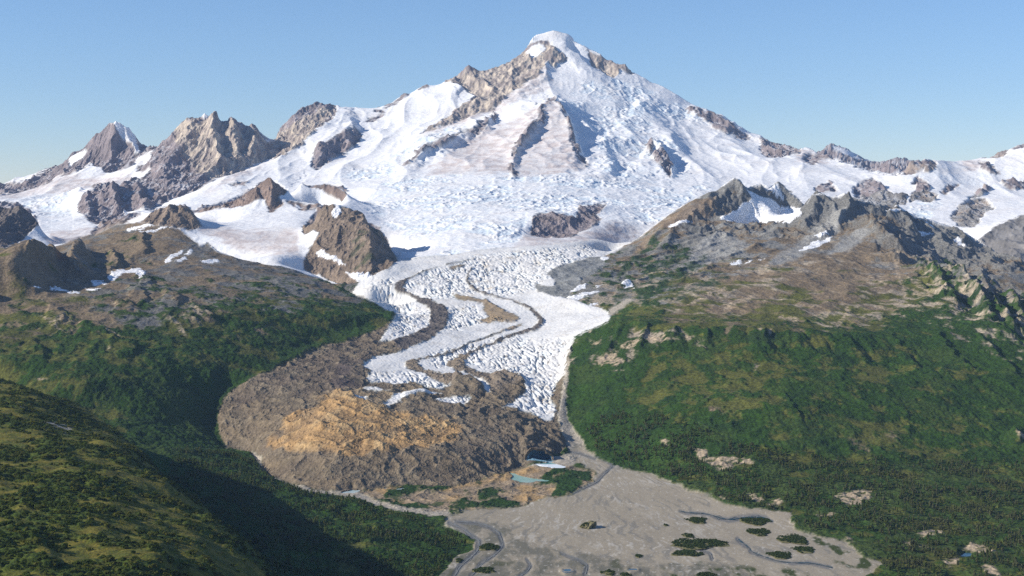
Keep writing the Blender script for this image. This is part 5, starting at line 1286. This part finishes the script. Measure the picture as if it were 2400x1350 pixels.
def rounded(P, n=4):
    P = np.asarray(P, float)
    out = []
    for i in range(len(P)):
        p0, p1, p2, p3 = P[i - 1], P[i], P[(i + 1) % len(P)], P[(i + 2) % len(P)]
        for t in np.arange(n) / n:
            out.append(0.5 * (2 * p1 + (p2 - p0) * t + (2 * p0 - 5 * p1 + 4 * p2 - p3) * t * t + (3 * p1 - p0 - 3 * p2 + p3) * t ** 3))
    return np.array(out)


# ------------------------------------------------------------------ water
W_GREEN = plain_mat('milky_green_water', (.20, .42, .33), .25, .4, 60, c2=(.36, .52, .44))
W_TEAL = plain_mat('teal_meltwater', (.12, .33, .34), .2, .4, 30, c2=(.25, .47, .46))
W_PALE = plain_mat('silty_water', (.38, .5, .5), .3, .4, 40, c2=(.5, .58, .56))
W_BLUE = plain_mat('clear_pool_water', (.03, .09, .13), .2, .3)
W_DARK = plain_mat('dark_stream_water', (.02, .055, .06), .3, .15)
W_GREY = plain_mat('silty_stream_water', (.2, .205, .195), .6, .1)
PL = {'green': (W_GREEN, 'milky green pool at the foot of the rubble snout'), 'teal': (W_TEAL, 'teal meltwater pool under the ice cliff, half covered by white ice'),
      'pale': (W_PALE, None), 'blue': (W_BLUE, None)}
lab_p = iter(['pale blue silty pool at the left corner of the old moraine', 'tiny pale pool right of the pale silty pool, nearer one', 'sliver of pale water between rubble and old moraine bushes'])
lab_b = iter(['deep blue pool beside a tan bank in the lower right woods', 'blue pool cut by the bottom edge at lower right', 'small blue puddle near the bottom of the gravel plain, left one', 'small blue puddle near the bottom of the gravel plain, right one'])
for k, P, z in POOLS:
    Pc = np.asarray(P, float); ctr = Pc.mean(0)
    pts = [unproj(*(ctr + (q - ctr) * 1.12), z) for q in rounded(P)]
    o = fan_polygon('pool', pts, PL[k][0])
    tag(o, PL[k][1] or next(lab_p if k == 'pale' else lab_b), 'pool', None, 'structure')
SL = ['dark winding creek on the right part of the gravel plain, upper one', 'dark creek below the long bushy islands on the gravel plain', 'grey stream along the dark green wood at the left edge of the plain', 'grey stream branch inside the left edge of the plain', 'short grey channel at bottom centre of the plain',
      'small grey channel near the bottom, left of the short one', 'thin grey channel under the large bushy island', 'grey outlet stream curving past the old moraine', 'narrow grey brook from the glacier margin']
for (P, W, k), lab in zip(STREAMS, SL):
  sv, sf = [], []
  for strand in (0, 1, 2):
    P = np.asarray(P, float); W = np.asarray(W, float)
    t = np.arange(len(P)); tf = np.linspace(0, len(P) - 1, len(P) * 8)
    # smooth the line
    Q_ = np.stack([np.interp(tf, t, P[:, i]) for i in (0, 1)], 1)
    for _ in range(10):
        Q_[1:-1] = .25 * Q_[:-2] + .5 * Q_[1:-1] + .25 * Q_[2:]
    w = np.interp(tf, t, W) * (1 + .35 * np.sin(tf * 5.1) + .25 * np.sin(tf * 11.3 + 1)) * .27
    T = np.gradient(Q_, axis=0); T /= np.linalg.norm(T, axis=1, keepdims=True) + 1e-9
    N_ = np.stack([-T[:, 1], T[:, 0]], 1)
    N_[:, 1] *= .62
    if strand:
        Q_ = Q_ + N_ * (w * (2.2 + 1.8 * np.sin(tf * (2.1 + strand) + strand * 2)) * (1 if strand == 1 else -1))[:, None]
        w = w * .42 * (.35 + .65 * (np.sin(tf * 3.3 + strand) > -.5))
    vs = []
    zc = 142.0
    for i in range(len(Q_)):
        for s in (1, -1):
            q = Q_[i] + s * N_[i] * w[i]
            # find the plain's own height under this image pixel
            z = np.interp(q[1], [1050, 1100, 1145, 1215, 1280, 1350, 1420], [178, 168, 158, 142, 132, 120, 112])
            for _ in range(3):
                p = unproj(q[0], q[1], z)
                z = float(pick(H0, np.array([p[0]]), np.array([p[1]]))[0]) - .7
            vs.append(unproj(q[0], q[1], z))
    o0 = len(sv)
    sv += vs
    sf += [(o0 + 2 * i, o0 + 2 * i + 1, o0 + 2 * i + 3, o0 + 2 * i + 2) for i in range(len(Q_) - 1)]
  o = mesh_obj('stream', sv, sf, W_DARK if k == 'dark' else W_GREY)
  tag(o, lab, 'stream', None, 'structure')

# ------------------------------------------------------------------ foliage templates (leaf clumps spread through the crown)
def leaf_cloud(n, rx, rz, size, seed, cone=0.0, base=0.0):
    """n small quads spread through an uneven ovoid -> verts (4n,3), faces"""
    r = np.random.default_rng(seed)
    d = r.normal(size=(n, 3)); d /= np.linalg.norm(d, axis=1, keepdims=True)
    rad = r.uniform(.45, 1.0, n) ** .6
    p = d * rad[:, None]
    lobe = 1 + .3 * np.sin(3 * np.arctan2(p[:, 1], p[:, 0]) + seed) * (1 - np.abs(p[:, 2]))
    h = (p[:, 2] + 1) / 2
    taper = 1 - cone * h
    p = np.stack([p[:, 0] * rx * lobe * taper, p[:, 1] * rx * lobe * taper, base + h * rz], 1)
    u = r.normal(size=(n, 3)); u += d * .2
    nrm = d * 1.0 + np.array([0, 0, .5]) + r.normal(size=(n, 3)) * .5
    nrm /= np.linalg.norm(nrm, axis=1, keepdims=True)
    u -= nrm * (u * nrm).sum(1, keepdims=True); u /= np.linalg.norm(u, axis=1, keepdims=True)
    v = np.cross(nrm, u)
    s = size * r.uniform(.6, 1.35, n)[:, None]
    V = np.stack([p - u * s, p - v * s * .8, p + u * s, p + v * s * .8], 1).reshape(-1, 3)
    return V, np.arange(4 * n).reshape(n, 4)


def trunk_mesh(h, r0, limbs, seed):
    r = np.random.default_rng(seed)
    V, Fc = [], []

    def tube(p, q, ra, rb, k=5):
        p, q = np.array(p, float), np.array(q, float)
        w = q - p; w /= np.linalg.norm(w)
        a = np.cross(w, (0.3, 1, 0.2)); a /= np.linalg.norm(a); b = np.cross(w, a)
        o = len(V)
        for c, rr in ((p, ra), (q, rb)):
            for i in range(k):
                t = 2 * math.pi * i / k
                V.append(c + rr * (a * math.cos(t) + b * math.sin(t)))
        for i in range(k):
            Fc.append((o + i, o + (i + 1) % k, o + k + (i + 1) % k, o + k + i))
    lean = r.normal(size=2) * .02 * h
    mid = (lean[0], lean[1], h * .5); top = (lean[0] * 1.6, lean[1] * 1.6, h * .93)
    tube((0, 0, -1.0), mid, r0, r0 * .62); tube(mid, top, r0 * .62, r0 * .12)
    for i in range(limbs):
        f = .3 + .5 * i / max(1, limbs - 1); t = 2.4 * i + seed
        s = (lean[0] * f, lean[1] * f, h * f)
        L_ = h * (.3 - .18 * f)
        tube(s, (s[0] + math.cos(t) * L_, s[1] + math.sin(t) * L_, s[2] + L_ * .8), r0 * .3, r0 * .06, 4)
    return np.array(V), np.array(Fc)


def leafy(name, c, c2, grain=7):
    m = plain_mat(name, c, .75, .15, grain, c2=c2)
    t = m.node_tree
    b, out = t.nodes['Principled BSDF'], t.nodes['Material Output']
    tr = t.nodes.new('ShaderNodeBsdfTranslucent')
    mx = t.nodes.new('ShaderNodeMixShader'); mx.inputs[0].default_value = .5
    ramp = [n for n in t.nodes if n.type == 'VALTORGB'][0]
    t.links.new(ramp.outputs['Color'], tr.inputs['Color'])
    t.links.new(b.outputs[0], mx.inputs[1]); t.links.new(tr.outputs[0], mx.inputs[2])
    t.links.new(mx.outputs[0], out.inputs['Surface'])
    return m


M_BARK = plain_mat('bark', (.16, .13, .1), .95, .1, .6, .5)
M_LEAF = leafy('green_foliage', (.055, .095, .02), (.085, .128, .027))
M_LEAF2 = leafy('olive_foliage', (.085, .115, .026), (.125, .148, .036))
M_LEAF3 = leafy('grey_green_foliage', (.105, .12, .046), (.15, .155, .066))
M_BUSH = leafy('alder_leaves', (.055, .085, .012), (.085, .112, .017), 12)
M_BUSH2 = leafy('bright_alder_leaves', (.1, .118, .016), (.14, .142, .024), 12)
CROWNS = [leaf_cloud(150, 3.6, 14, 1.25, 3, .55, 3.0), leaf_cloud(150, 4.6, 13, 1.4, 4, .25, 3.5), leaf_cloud(130, 3.0, 17, 1.2, 5, .6, 3.0), leaf_cloud(160, 5.2, 12, 1.5, 6, .15, 4.0)]
TRUNKS = [trunk_mesh(15, .34, 5, 3), trunk_mesh(14, .36, 6, 4), trunk_mesh(18, .36, 5, 5), trunk_mesh(13, .38, 6, 6)]
SMALL = [leaf_cloud(34, 3.5, 14, 2.3, 13, .5, 1.5), leaf_cloud(34, 4.6, 12, 2.6, 14, .25, 1.5), leaf_cloud(30, 3.0, 17, 2.2, 15, .55, 1.0)]
BUSHES = [leaf_cloud(34, 3.4, 3.4, 1.25, 23, .25, -.3), leaf_cloud(34, 4.2, 3.0, 1.35, 24, .2, -.3), leaf_cloud(28, 2.6, 3.8, 1.15, 25, .3, -.3)]


def merge(templates, pos, scale, rot, which, zs=None):
    Vs, Fs, o = [], [], 0
    for k, (V, Fc) in enumerate(templates):
        i = np.where(which == k)[0]
        if not len(i):
            continue
        c, s = np.cos(rot[i]), np.sin(rot[i])
        x = V[None, :, 0] * c[:, None] - V[None, :, 1] * s[:, None]
        y = V[None, :, 0] * s[:, None] + V[None, :, 1] * c[:, None]
        z = np.repeat(V[None, :, 2], len(i), 0)
        P = np.stack([x, y, z], -1) * scale[i][:, None, None]
        if zs is not None:
            P[..., 2] *= zs[i][:, None]
        P += pos[i][:, None, :]
        Fk = Fc[None] + (np.arange(len(i)) * len(V))[:, None, None] + o
        Vs.append(P.reshape(-1, 3)); Fs.append(Fk.reshape(-1, Fc.shape[1]))
        o += P.shape[0] * P.shape[1]
    return np.concatenate(Vs), np.concatenate(Fs)


# ------------------------------------------------------------------ woods
T_RIGHT = [(1375, 1010), (1440, 960), (1540, 970), (1640, 1000), (1700, 1035), (1850, 1058), (2000, 1075), (2200, 1082), (2660, 1075), (2660, 1600), (2120, 1500), (2090, 1360), (2060, 1310), (1985, 1255), (1900, 1245), (1870, 1200), (1720, 1182), (1600, 1135), (1480, 1095), (1400, 1066)]
T_LEFT = [(540, 1064), (600, 1085), (640, 1122), (700, 1148), (800, 1168), (880, 1190), (950, 1208), (1030, 1228), (1085, 1262), (1095, 1288), (1035, 1320), (1020, 1360), (980, 1500), (800, 1500), (600, 1360), (480, 1200), (380, 1120), (420, 1060)]
tm_r = cover([T_RIGHT], Y0=3.2, Y1=5.7, wander=6, blur=2) * land * (1 - bare)
tm_l = cover([T_LEFT], Y0=3.2, Y1=5.2, wander=6, blur=2) * (1 - gravel) * (1 - plain) * (1 - hill) * (1 - bare)
pool_m = cover([], [(P + [P[0]], 14) for _, P, _ in POOLS], Y0=3, Y1=5.4, wander=4)
tm_r = tm_r * (1 - pool_m)
clump = fbm(XX, YY, 120, 4, 301, .6)


def scatter(n, x0, x1, y0, y1, m, dens):
    x, y = rng.uniform(x0, x1, n), rng.uniform(y0, y1, n)
    a = x / y * F + CX
    p = pick(m, x, y) * dens(pick(clump, x, y))
    k = (rng.uniform(0, 1, n) < p) & (a > -200) & (a < 2600)
    return x[k], y[k]


xr, yr = scatter(42000, 250, 2050, 3350, 5650, tm_r, lambda c: sst(-.2, .25, c) * .8 + .06)
xl, yl = scatter(24000, -1250, 60, 3350, 5050, tm_l, lambda c: sst(-.25, .25, c) * .8 + .08)
tx, ty = np.concatenate([xr, xl]), np.concatenate([yr, yl])
tz = ground_z(tx, ty)
tpos = np.stack([tx, ty, tz - .4], 1)
tsc = rng.uniform(.42, 1.0, len(tx))  * np.where(tx > 0, 1.0, .92)
# the largest in view are individual trees
ta = tx / ty * F + CX
tb = HZ - F * (tz - ALT) / ty
vis = pick(SEEN, tx, ty) & (ta > 6) & (ta < 2394) & (tb < 1349)
size = np.where(vis, tsc / ty, 0)
order = np.argsort(-size)
solo = order[:300]
rest = np.ones(len(tx), bool); rest[solo] = False
rot = rng.uniform(0, 6.28, len(tx))
hue = clump[np.clip(np.rint(row_of(ty)).astype(int), 0, NR - 1), np.clip(np.rint(col_of(ta)).astype(int), 0, NC - 1)] + rng.normal(0, .25, len(tx)) + np.where(tx > 0, .08 + .25 * sst(1000, 1900, ta * .7), -.12)
kindt = np.where(hue < .0, 0, np.where(hue < .32, 1, 2))
for right in (0, 1):
    for k, mt, nm in ((0, M_LEAF, 'dark green'), (1, M_LEAF2, 'olive green'), (2, M_LEAF3, 'grey green')):
        i = np.where(rest & (kindt == k) & ((tx > 0) == bool(right)))[0]
        if len(i) == 0:
            continue
        V, Fc = merge(SMALL, tpos[i], tsc[i], rot[i], rng.integers(0, 3, len(i)))
        o = mesh_obj('woodland', V, Fc, mt, smooth=False)
        tag(o, f'{nm} trees of the woods ' + ('on the flat and slope right of the gravel plain' if right else 'between the rubble snout and the shaded near hill'), 'woodland', None, 'stuff')
crown_me, trunk_me = {}, {}
for i in solo:
    k = int(kindt[i]); v = int(rng.integers(0, 4))
    key = (k, v)
    e = empty('tree', tuple(tpos[i]))
    e.scale = (tsc[i],) * 3; e.rotation_euler = (0, 0, rot[i])
    if key not in crown_me:
        c = mesh_obj('crown', CROWNS[v][0], CROWNS[v][1], (M_LEAF, M_LEAF2, M_LEAF3)[k], smooth=False)
        crown_me[key] = c.data
        if v not in trunk_me:
            t = mesh_obj('trunk', TRUNKS[v][0], TRUNKS[v][1], M_BARK)
            trunk_me[v] = t.data
        else:
            t = bpy.data.objects.new('trunk', trunk_me[v]); COLL.objects.link(t)
    else:
        c = bpy.data.objects.new('crown', crown_me[key]); COLL.objects.link(c)
        t = bpy.data.objects.new('trunk', trunk_me[v]); COLL.objects.link(t)
    c.parent = e; t.parent = e
    hue_n = ('dark green', 'olive green', 'grey green')[k]
    big = 'tall' if tsc[i] > .9 else 'small' if tsc[i] < .7 else 'middling'
    if tx[i] < 0:
        where = 'in the wood left of the gravel plain, near the bottom edge' if tb[i] > 1270 else 'in the wood left of the gravel plain, beside the shaded slope'
        g = 'trees in the wood left of the gravel plain'
    else:
        where = 'in the lower right woods' if ta[i] > 2200 else 'in the woods just right of the gravel plain'
        g = 'trees in the woods right of the gravel plain'
    tag(e, f'{big} {hue_n} tree {where}', 'tree', g)

# ------------------------------------------------------------------ alder thickets on the near hill
n = 36000
bx, by = rng.uniform(-1600, -150, n), rng.uniform(2000, 4400, n)
ba = bx / by * F + CX
hmv = pick((hm * hill * SEEN).astype(np.float32), bx, by)
k = (rng.uniform(0, 1, n) < hmv * .9 + .05 * pick(hill, bx, by)) & (ba > -120) & (ba < 900)
bx, by = bx[k], by[k]
bpos = np.stack([bx, by, ground_z(bx, by)], 1)
bsc = rng.uniform(.8, 1.9, len(bx)) * rng.choice([.7, 1, 1.3], len(bx))
bh = pick(NCL, bx, by) + rng.normal(0, .2, len(bx))
for kk, mt, nm in ((0, M_BUSH, 'dark green alder thickets on the sunlit near hill'), (1, M_BUSH2, 'yellow green alder bushes on the sunlit near hill')):
    i = np.where((bh < .12) if kk == 0 else (bh >= .12))[0]
    V, Fc = merge(BUSHES, bpos[i], bsc[i], rng.uniform(0, 6.28, len(i)), rng.integers(0, 3, len(i)), np.full(len(i), .8))
    o = mesh_obj('thicket', V, Fc, mt, smooth=False)
    tag(o, nm, 'thicket', None, 'stuff')

# ------------------------------------------------------------------ bushy islands on the gravel
ISLANDS = [  # image column, image row, half width, half height (pixels), label
    (1633, 1219, 24, 8, 'green bushy island just left of the upper dark creek, tapering to the right'), (1613, 1255, 14, 6, 'little round bushy island just above the largest island'),
    (1635, 1273, 68, 13, 'largest bushy island on the gravel, long and low'), (1612, 1296, 36, 8, 'patchy bushy island just below the largest island'),
    (1772, 1222, 36, 9, 'bushy island with a tan left end inside the bend of the upper dark creek'), (1778, 1247, 28, 9, 'bushy island directly below the one in the creek bend'),
    (1858, 1264, 34, 12, 'bushy island slanting down at the right side of the gravel'), (1885, 1288, 26, 8, 'bushy island touching the lower end of the slanting island'), (1828, 1300, 28, 9, 'rounded bushy island above the dark lower creek'),
    (1146, 1282, 23, 8, 'oval bushy island between the two grey streams'), (1135, 1336, 25, 7, 'flat oval bushy island near the bottom among grey streams'),
    (1425, 1341, 18, 7, 'bushy tuft at the bottom edge in front of the gravel, left of two'), (1466, 1347, 14, 5, 'bushy tuft at the bottom edge in front of the gravel, right of two'), (1655, 1347, 24, 6, 'bushy island cut by the bottom edge below the largest island'),
    (1075, 1313, 8, 5, 'tiny bush beside the grey stream at the wood edge'), (1497, 1303, 9, 4, 'tiny brown bush alone on the bare gravel near the bottom'), (1560, 1231, 5, 3, 'single dark bush alone on the gravel left of the small islands')]
M_MOUND = plain_mat('island_gravel', (.12, .11, .05), .95, .1, 6, .8)
M_ISLE = leafy('willow_leaves', (.05, .085, .018), (.085, .112, .026))


def island(a, b, wa, wb, label, name='shrub_island', cat='bushy island', leaf=None, tall=1.0):
    z = float(np.interp(b, [1050, 1100, 1145, 1215, 1280, 1350, 1420], [178, 168, 158, 142, 132, 120, 112]))
    c = unproj(a, b, z)
    c[2] = float(ground_z(np.array([c[0]]), np.array([c[1]]))[0])
    rx = wa * c[1] / F
    ry = abs(unproj(a, b - wb, z)[1] - unproj(a, b + wb, z)[1]) / 2 * .9
    e = empty(name, tuple(c))
    # low gravel mound
    k, m = 28, 5
    V, Fc = [(0, 0, 1.2)], []
    jit = 1 + .22 * np.array([math.sin(3 * t + a) + .6 * math.sin(5 * t + b) + .4 * math.sin(9 * t + a * .3) for t in np.linspace(0, 6.283, k, endpoint=False)]) / 1.6
    for r in range(1, m + 1):
        f = r / m
        for i in range(k):
            t = 2 * math.pi * i / k
            V.append((math.cos(t) * rx * 1.08 * f * jit[i], math.sin(t) * ry * 1.05 * f * jit[i], 1.2 * (1 - f * f) - 1.0 * (f > .99)))
    for i in range(k):
        Fc.append((0, 1 + i, 1 + (i + 1) % k, 1 + (i + 1) % k))
    tri = [f[:3] for f in Fc]
    quads = [(1 + (r - 1) * k + i, 1 + r * k + i, 1 + r * k + (i + 1) % k, 1 + (r - 1) * k + (i + 1) % k) for r in range(1, m) for i in range(k)]
    me = bpy.data.meshes.new('gravel_mound'); me.from_pydata(V, [], tri + quads); me.update(); me.materials.append(M_MOUND)
    mo = bpy.data.objects.new('gravel_mound', me); COLL.objects.link(mo); mo.parent = e
    n = int(max(14, min(1100, rx * ry / 4.5)))
    t = rng.uniform(0, 6.283, n); r = np.sqrt(rng.uniform(0, 1, n)) * .96
    j = np.interp(t, np.linspace(0, 6.283, k, endpoint=False), jit)
    p = np.stack([np.cos(t) * rx * r * j, np.sin(t) * ry * r * j, .8 * (1 - r * r)], 1)
    keep = fbm((p[:, 0] + c[0]), (p[:, 1] + c[1]), 30, 2, 400) > (-.32 if wa > 10 else -1)
    p = p[keep]
    sc_ = rng.uniform(.8, 1.5, len(p)) * (1 - .35 * r[keep]) * tall * (1 if wa > 20 else .8)
    V, Fc = merge(BUSHES, p, sc_, rng.uniform(0, 6.28, len(p)), rng.integers(0, 3, len(p)))
    mesh_obj('bushes', V, Fc, leaf or M_ISLE, smooth=False, parent=e)
    return tag(e, label, cat, 'bushy islands on the gravel plain')


for isl in ISLANDS:
    island(*isl)
# the lone knob in the middle of the plain: a rock with brush on it
M_KNOB = plain_mat('knob_rock', (.13, .115, .06), .95, .1, 5, .7)
z = 143.0
c = unproj(1377, 1232, z); c[2] = float(ground_z(np.array([c[0]]), np.array([c[1]]))[0]) - .6
e = empty('brushy_knob', tuple(c))
import bmesh
bm = bmesh.new()
bmesh.ops.create_icosphere(bm, subdivisions=4, radius=1)
from mathutils import noise as mn
for v in bm.verts:
    d = v.co.normalized()
    k = 1 + .35 * mn.noise(d * 1.7 + Vector((3, 1, 2))) + .22 * mn.noise(d * 4.3) + .1 * mn.noise(d * 9)
    lean = .35 * max(0, d.z)
    v.co = Vector(((d.x + lean) * 19 * k, d.y * 20 * k, max(-.05, d.z) * 17 * k * (1 + .3 * d.x)))
me = bpy.data.meshes.new('knob'); bm.to_mesh(me); bm.free(); me.materials.append(M_KNOB)
ko = bpy.data.objects.new('knob', me); COLL.objects.link(ko); ko.parent = e
nb = 120
t = rng.uniform(0, 6.28, nb); r = np.sqrt(rng.uniform(0, 1, nb))
p = np.stack([np.cos(t) * 17 * r - 3, np.sin(t) * 15 * r - 4, 11 * (1 - r * r) + 1.5], 1)
V, Fc = merge(BUSHES, p, rng.uniform(.4, .8, nb), t, rng.integers(0, 3, nb))
mesh_obj('brush', V, Fc, M_ISLE, smooth=False, parent=e)
tag(e, 'lone brush covered knob in the middle of the bare gravel', 'knob')

# ------------------------------------------------------------------ ice cave
M_BLUE = plain_mat('blue_ice', (.26, .46, .58), .4, .4, 9, c2=(.42, .6, .7))
M_LIP = plain_mat('rubble_on_ice', (.19, .145, .095), .95, .1, 5, .6, c2=(.1, .08, .06))
ce = empty('ice_cave', (90, 4900, 166))
nth, ny = 40, 16
def vault(off, seed, y0, y1, close):
    V, Fc = [], []
    for j in range(ny + 1):
        f = j / ny
        yy = y0 + (y1 - y0) * f
        shrink = math.sqrt(max(0.0, 1 - (f * .97) ** 2.4)) if close else 1 - .12 * f
        for i in range(nth + 1):
            th = math.pi * i / nth
            nz = mn.noise(Vector((math.cos(th) * 2 + seed, math.sin(th) * 2, f * 3)))
            r = 1 + .14 * nz + .07 * mn.noise(Vector((th * 6, f * 9, seed)))
            w = (41 + off) * r * shrink; hgt = (40 + off) * r * shrink
            x = math.cos(th) * w
            V.append((x, yy - 4900 - (8 * math.sin(th) if j == 0 else 0) + 5 * nz, -1 + math.sin(th) ** .8 * hgt * (1 - .22 * math.cos(th))))
    for j in range(ny):
        for i in range(nth):
            a = j * (nth + 1) + i
            Fc.append((a, a + 1, a + nth + 2, a + nth + 1))
    return V, Fc
V1, F1 = vault(0, 1.0, 4884, 4972, True)
mesh_obj('blue_ice_wall', V1, F1, M_BLUE, parent=ce)
V2, F2 = vault(7, 1.0, 4880, 5040, False)
V2 = [(x, y, z * (1 - .35 * max(0, (y + 20) / 160))) for x, y, z in V2]
lip = mesh_obj('rubble_lip', V2, F2, M_LIP, parent=ce)
# front edge of the lip: a ring between vault and lip
k = nth + 1
Vr = V1[:k] + V2[:k]
mesh_obj('ice_rim', Vr, [(i, i + 1, k + i + 1, k + i) for i in range(nth)], M_LIP, parent=ce)
tag(ce, 'blue ice cave with a rubble covered arch opening on the teal pool', 'ice cave')

# ------------------------------------------------------------------ floating ice
M_FLOE = plain_mat('floating_ice', (.82, .84, .85), .6, .3, 5, c2=(.7, .78, .82))


def block(name, a, b, z, sx, sy, sz, seed, label, group=None, cat='iceberg'):
    c = unproj(a, b, z)
    bm = bmesh.new()
    bmesh.ops.create_icosphere(bm, subdivisions=2, radius=1)
    for v in bm.verts:
        d = v.co.normalized()
        k = 1 + .4 * mn.noise(d * 1.6 + Vector((seed, 0, 0)))
        v.co = Vector((d.x * sx * k, d.y * sy * k, max(d.z, -.25) * sz * k))
    me = bpy.data.meshes.new(name); bm.to_mesh(me); bm.free(); me.materials.append(M_FLOE)
    o = bpy.data.objects.new(name, me); COLL.objects.link(o); o.location = c
    return tag(o, label, cat, group)


RAFT = [(1247, 1089), (1258, 1087), (1275, 1088), (1296, 1088), (1310, 1088.5), (1322, 1092), (1330, 1097), (1316, 1099.5), (1300, 1098), (1282, 1094), (1262, 1091)]
top = np.array([unproj(*p, 168.9) for p in rounded(RAFT, 5)])
k = len(top)
ins = top.mean(0) + (top - top.mean(0)) * .9; ins[:, 2] = 169.3 + .25 * np.sin(np.arange(k) * 2.3)
bot = top.copy(); bot[:, 2] = 167.4
me = bpy.data.meshes.new('ice_raft')
me.from_pydata([tuple(v) for v in np.concatenate([bot, top, ins])], [], [(i, (i + 1) % k, k + (i + 1) % k, k + i) for i in range(k)] + [(k + i, k + (i + 1) % k, 2 * k + (i + 1) % k, 2 * k + i) for i in range(k)] + [tuple(range(2 * k, 3 * k))])
me.update(); me.materials.append(M_FLOE)
o = bpy.data.objects.new('ice_raft', me); COLL.objects.link(o)
tag(o, 'long white sheet of floating brash ice along the near shore of the teal pool', 'floating ice')
block('iceberg', 1290, 1074, 168, 6, 6, 11, 2, 'white ice block standing at the right end of the blue ice cliff')
for a, b, s, sd_, lab in ((1252, 1084, 4, 5, 'small white ice block at the left end of the teal pool'), (1263, 1083, 3, 7, 'small white ice block left of centre under the ice cliff'), (1270, 1081.5, 3.4, 9, 'small white ice block in the middle under the ice cliff'), (1288, 1078.5, 3, 11, 'small white ice block below the standing ice block')):
    block('iceberg', a, b, 168, s, s, s * .8, sd_, lab, 'small ice blocks in the teal pool')

# ------------------------------------------------------------------ air
hz = bpy.data.materials.new('haze')
hz.use_nodes = True
t = hz.node_tree
t.nodes.remove(t.nodes['Principled BSDF'])
pv = t.nodes.new('ShaderNodeVolumePrincipled')
pv.inputs['Color'].default_value = (.45, .64, 1.0, 1)
pv.inputs['Density'].default_value = 1.0e-5
pv.inputs['Anisotropy'].default_value = 0.0
t.links.new(pv.outputs[0], t.nodes['Material Output'].inputs['Volume'])
x0, x1, y0, y1, z0, z1 = -12000, 12000, -400, 24600, float(H.min()) - 40, float(max(H.max(), ALT)) + 60
co = [(x, y, z) for z in (z0, z1) for y in (y0, y1) for x in (x0, x1)]
o = mesh_obj('haze', co, [(0, 2, 3, 1), (4, 5, 7, 6), (0, 1, 5, 4), (2, 6, 7, 3), (0, 4, 6, 2), (1, 3, 7, 5)], hz, smooth=False)
tag(o, 'thin blue haze filling the valley air between the near hill and the far peaks', 'haze', None, 'stuff')
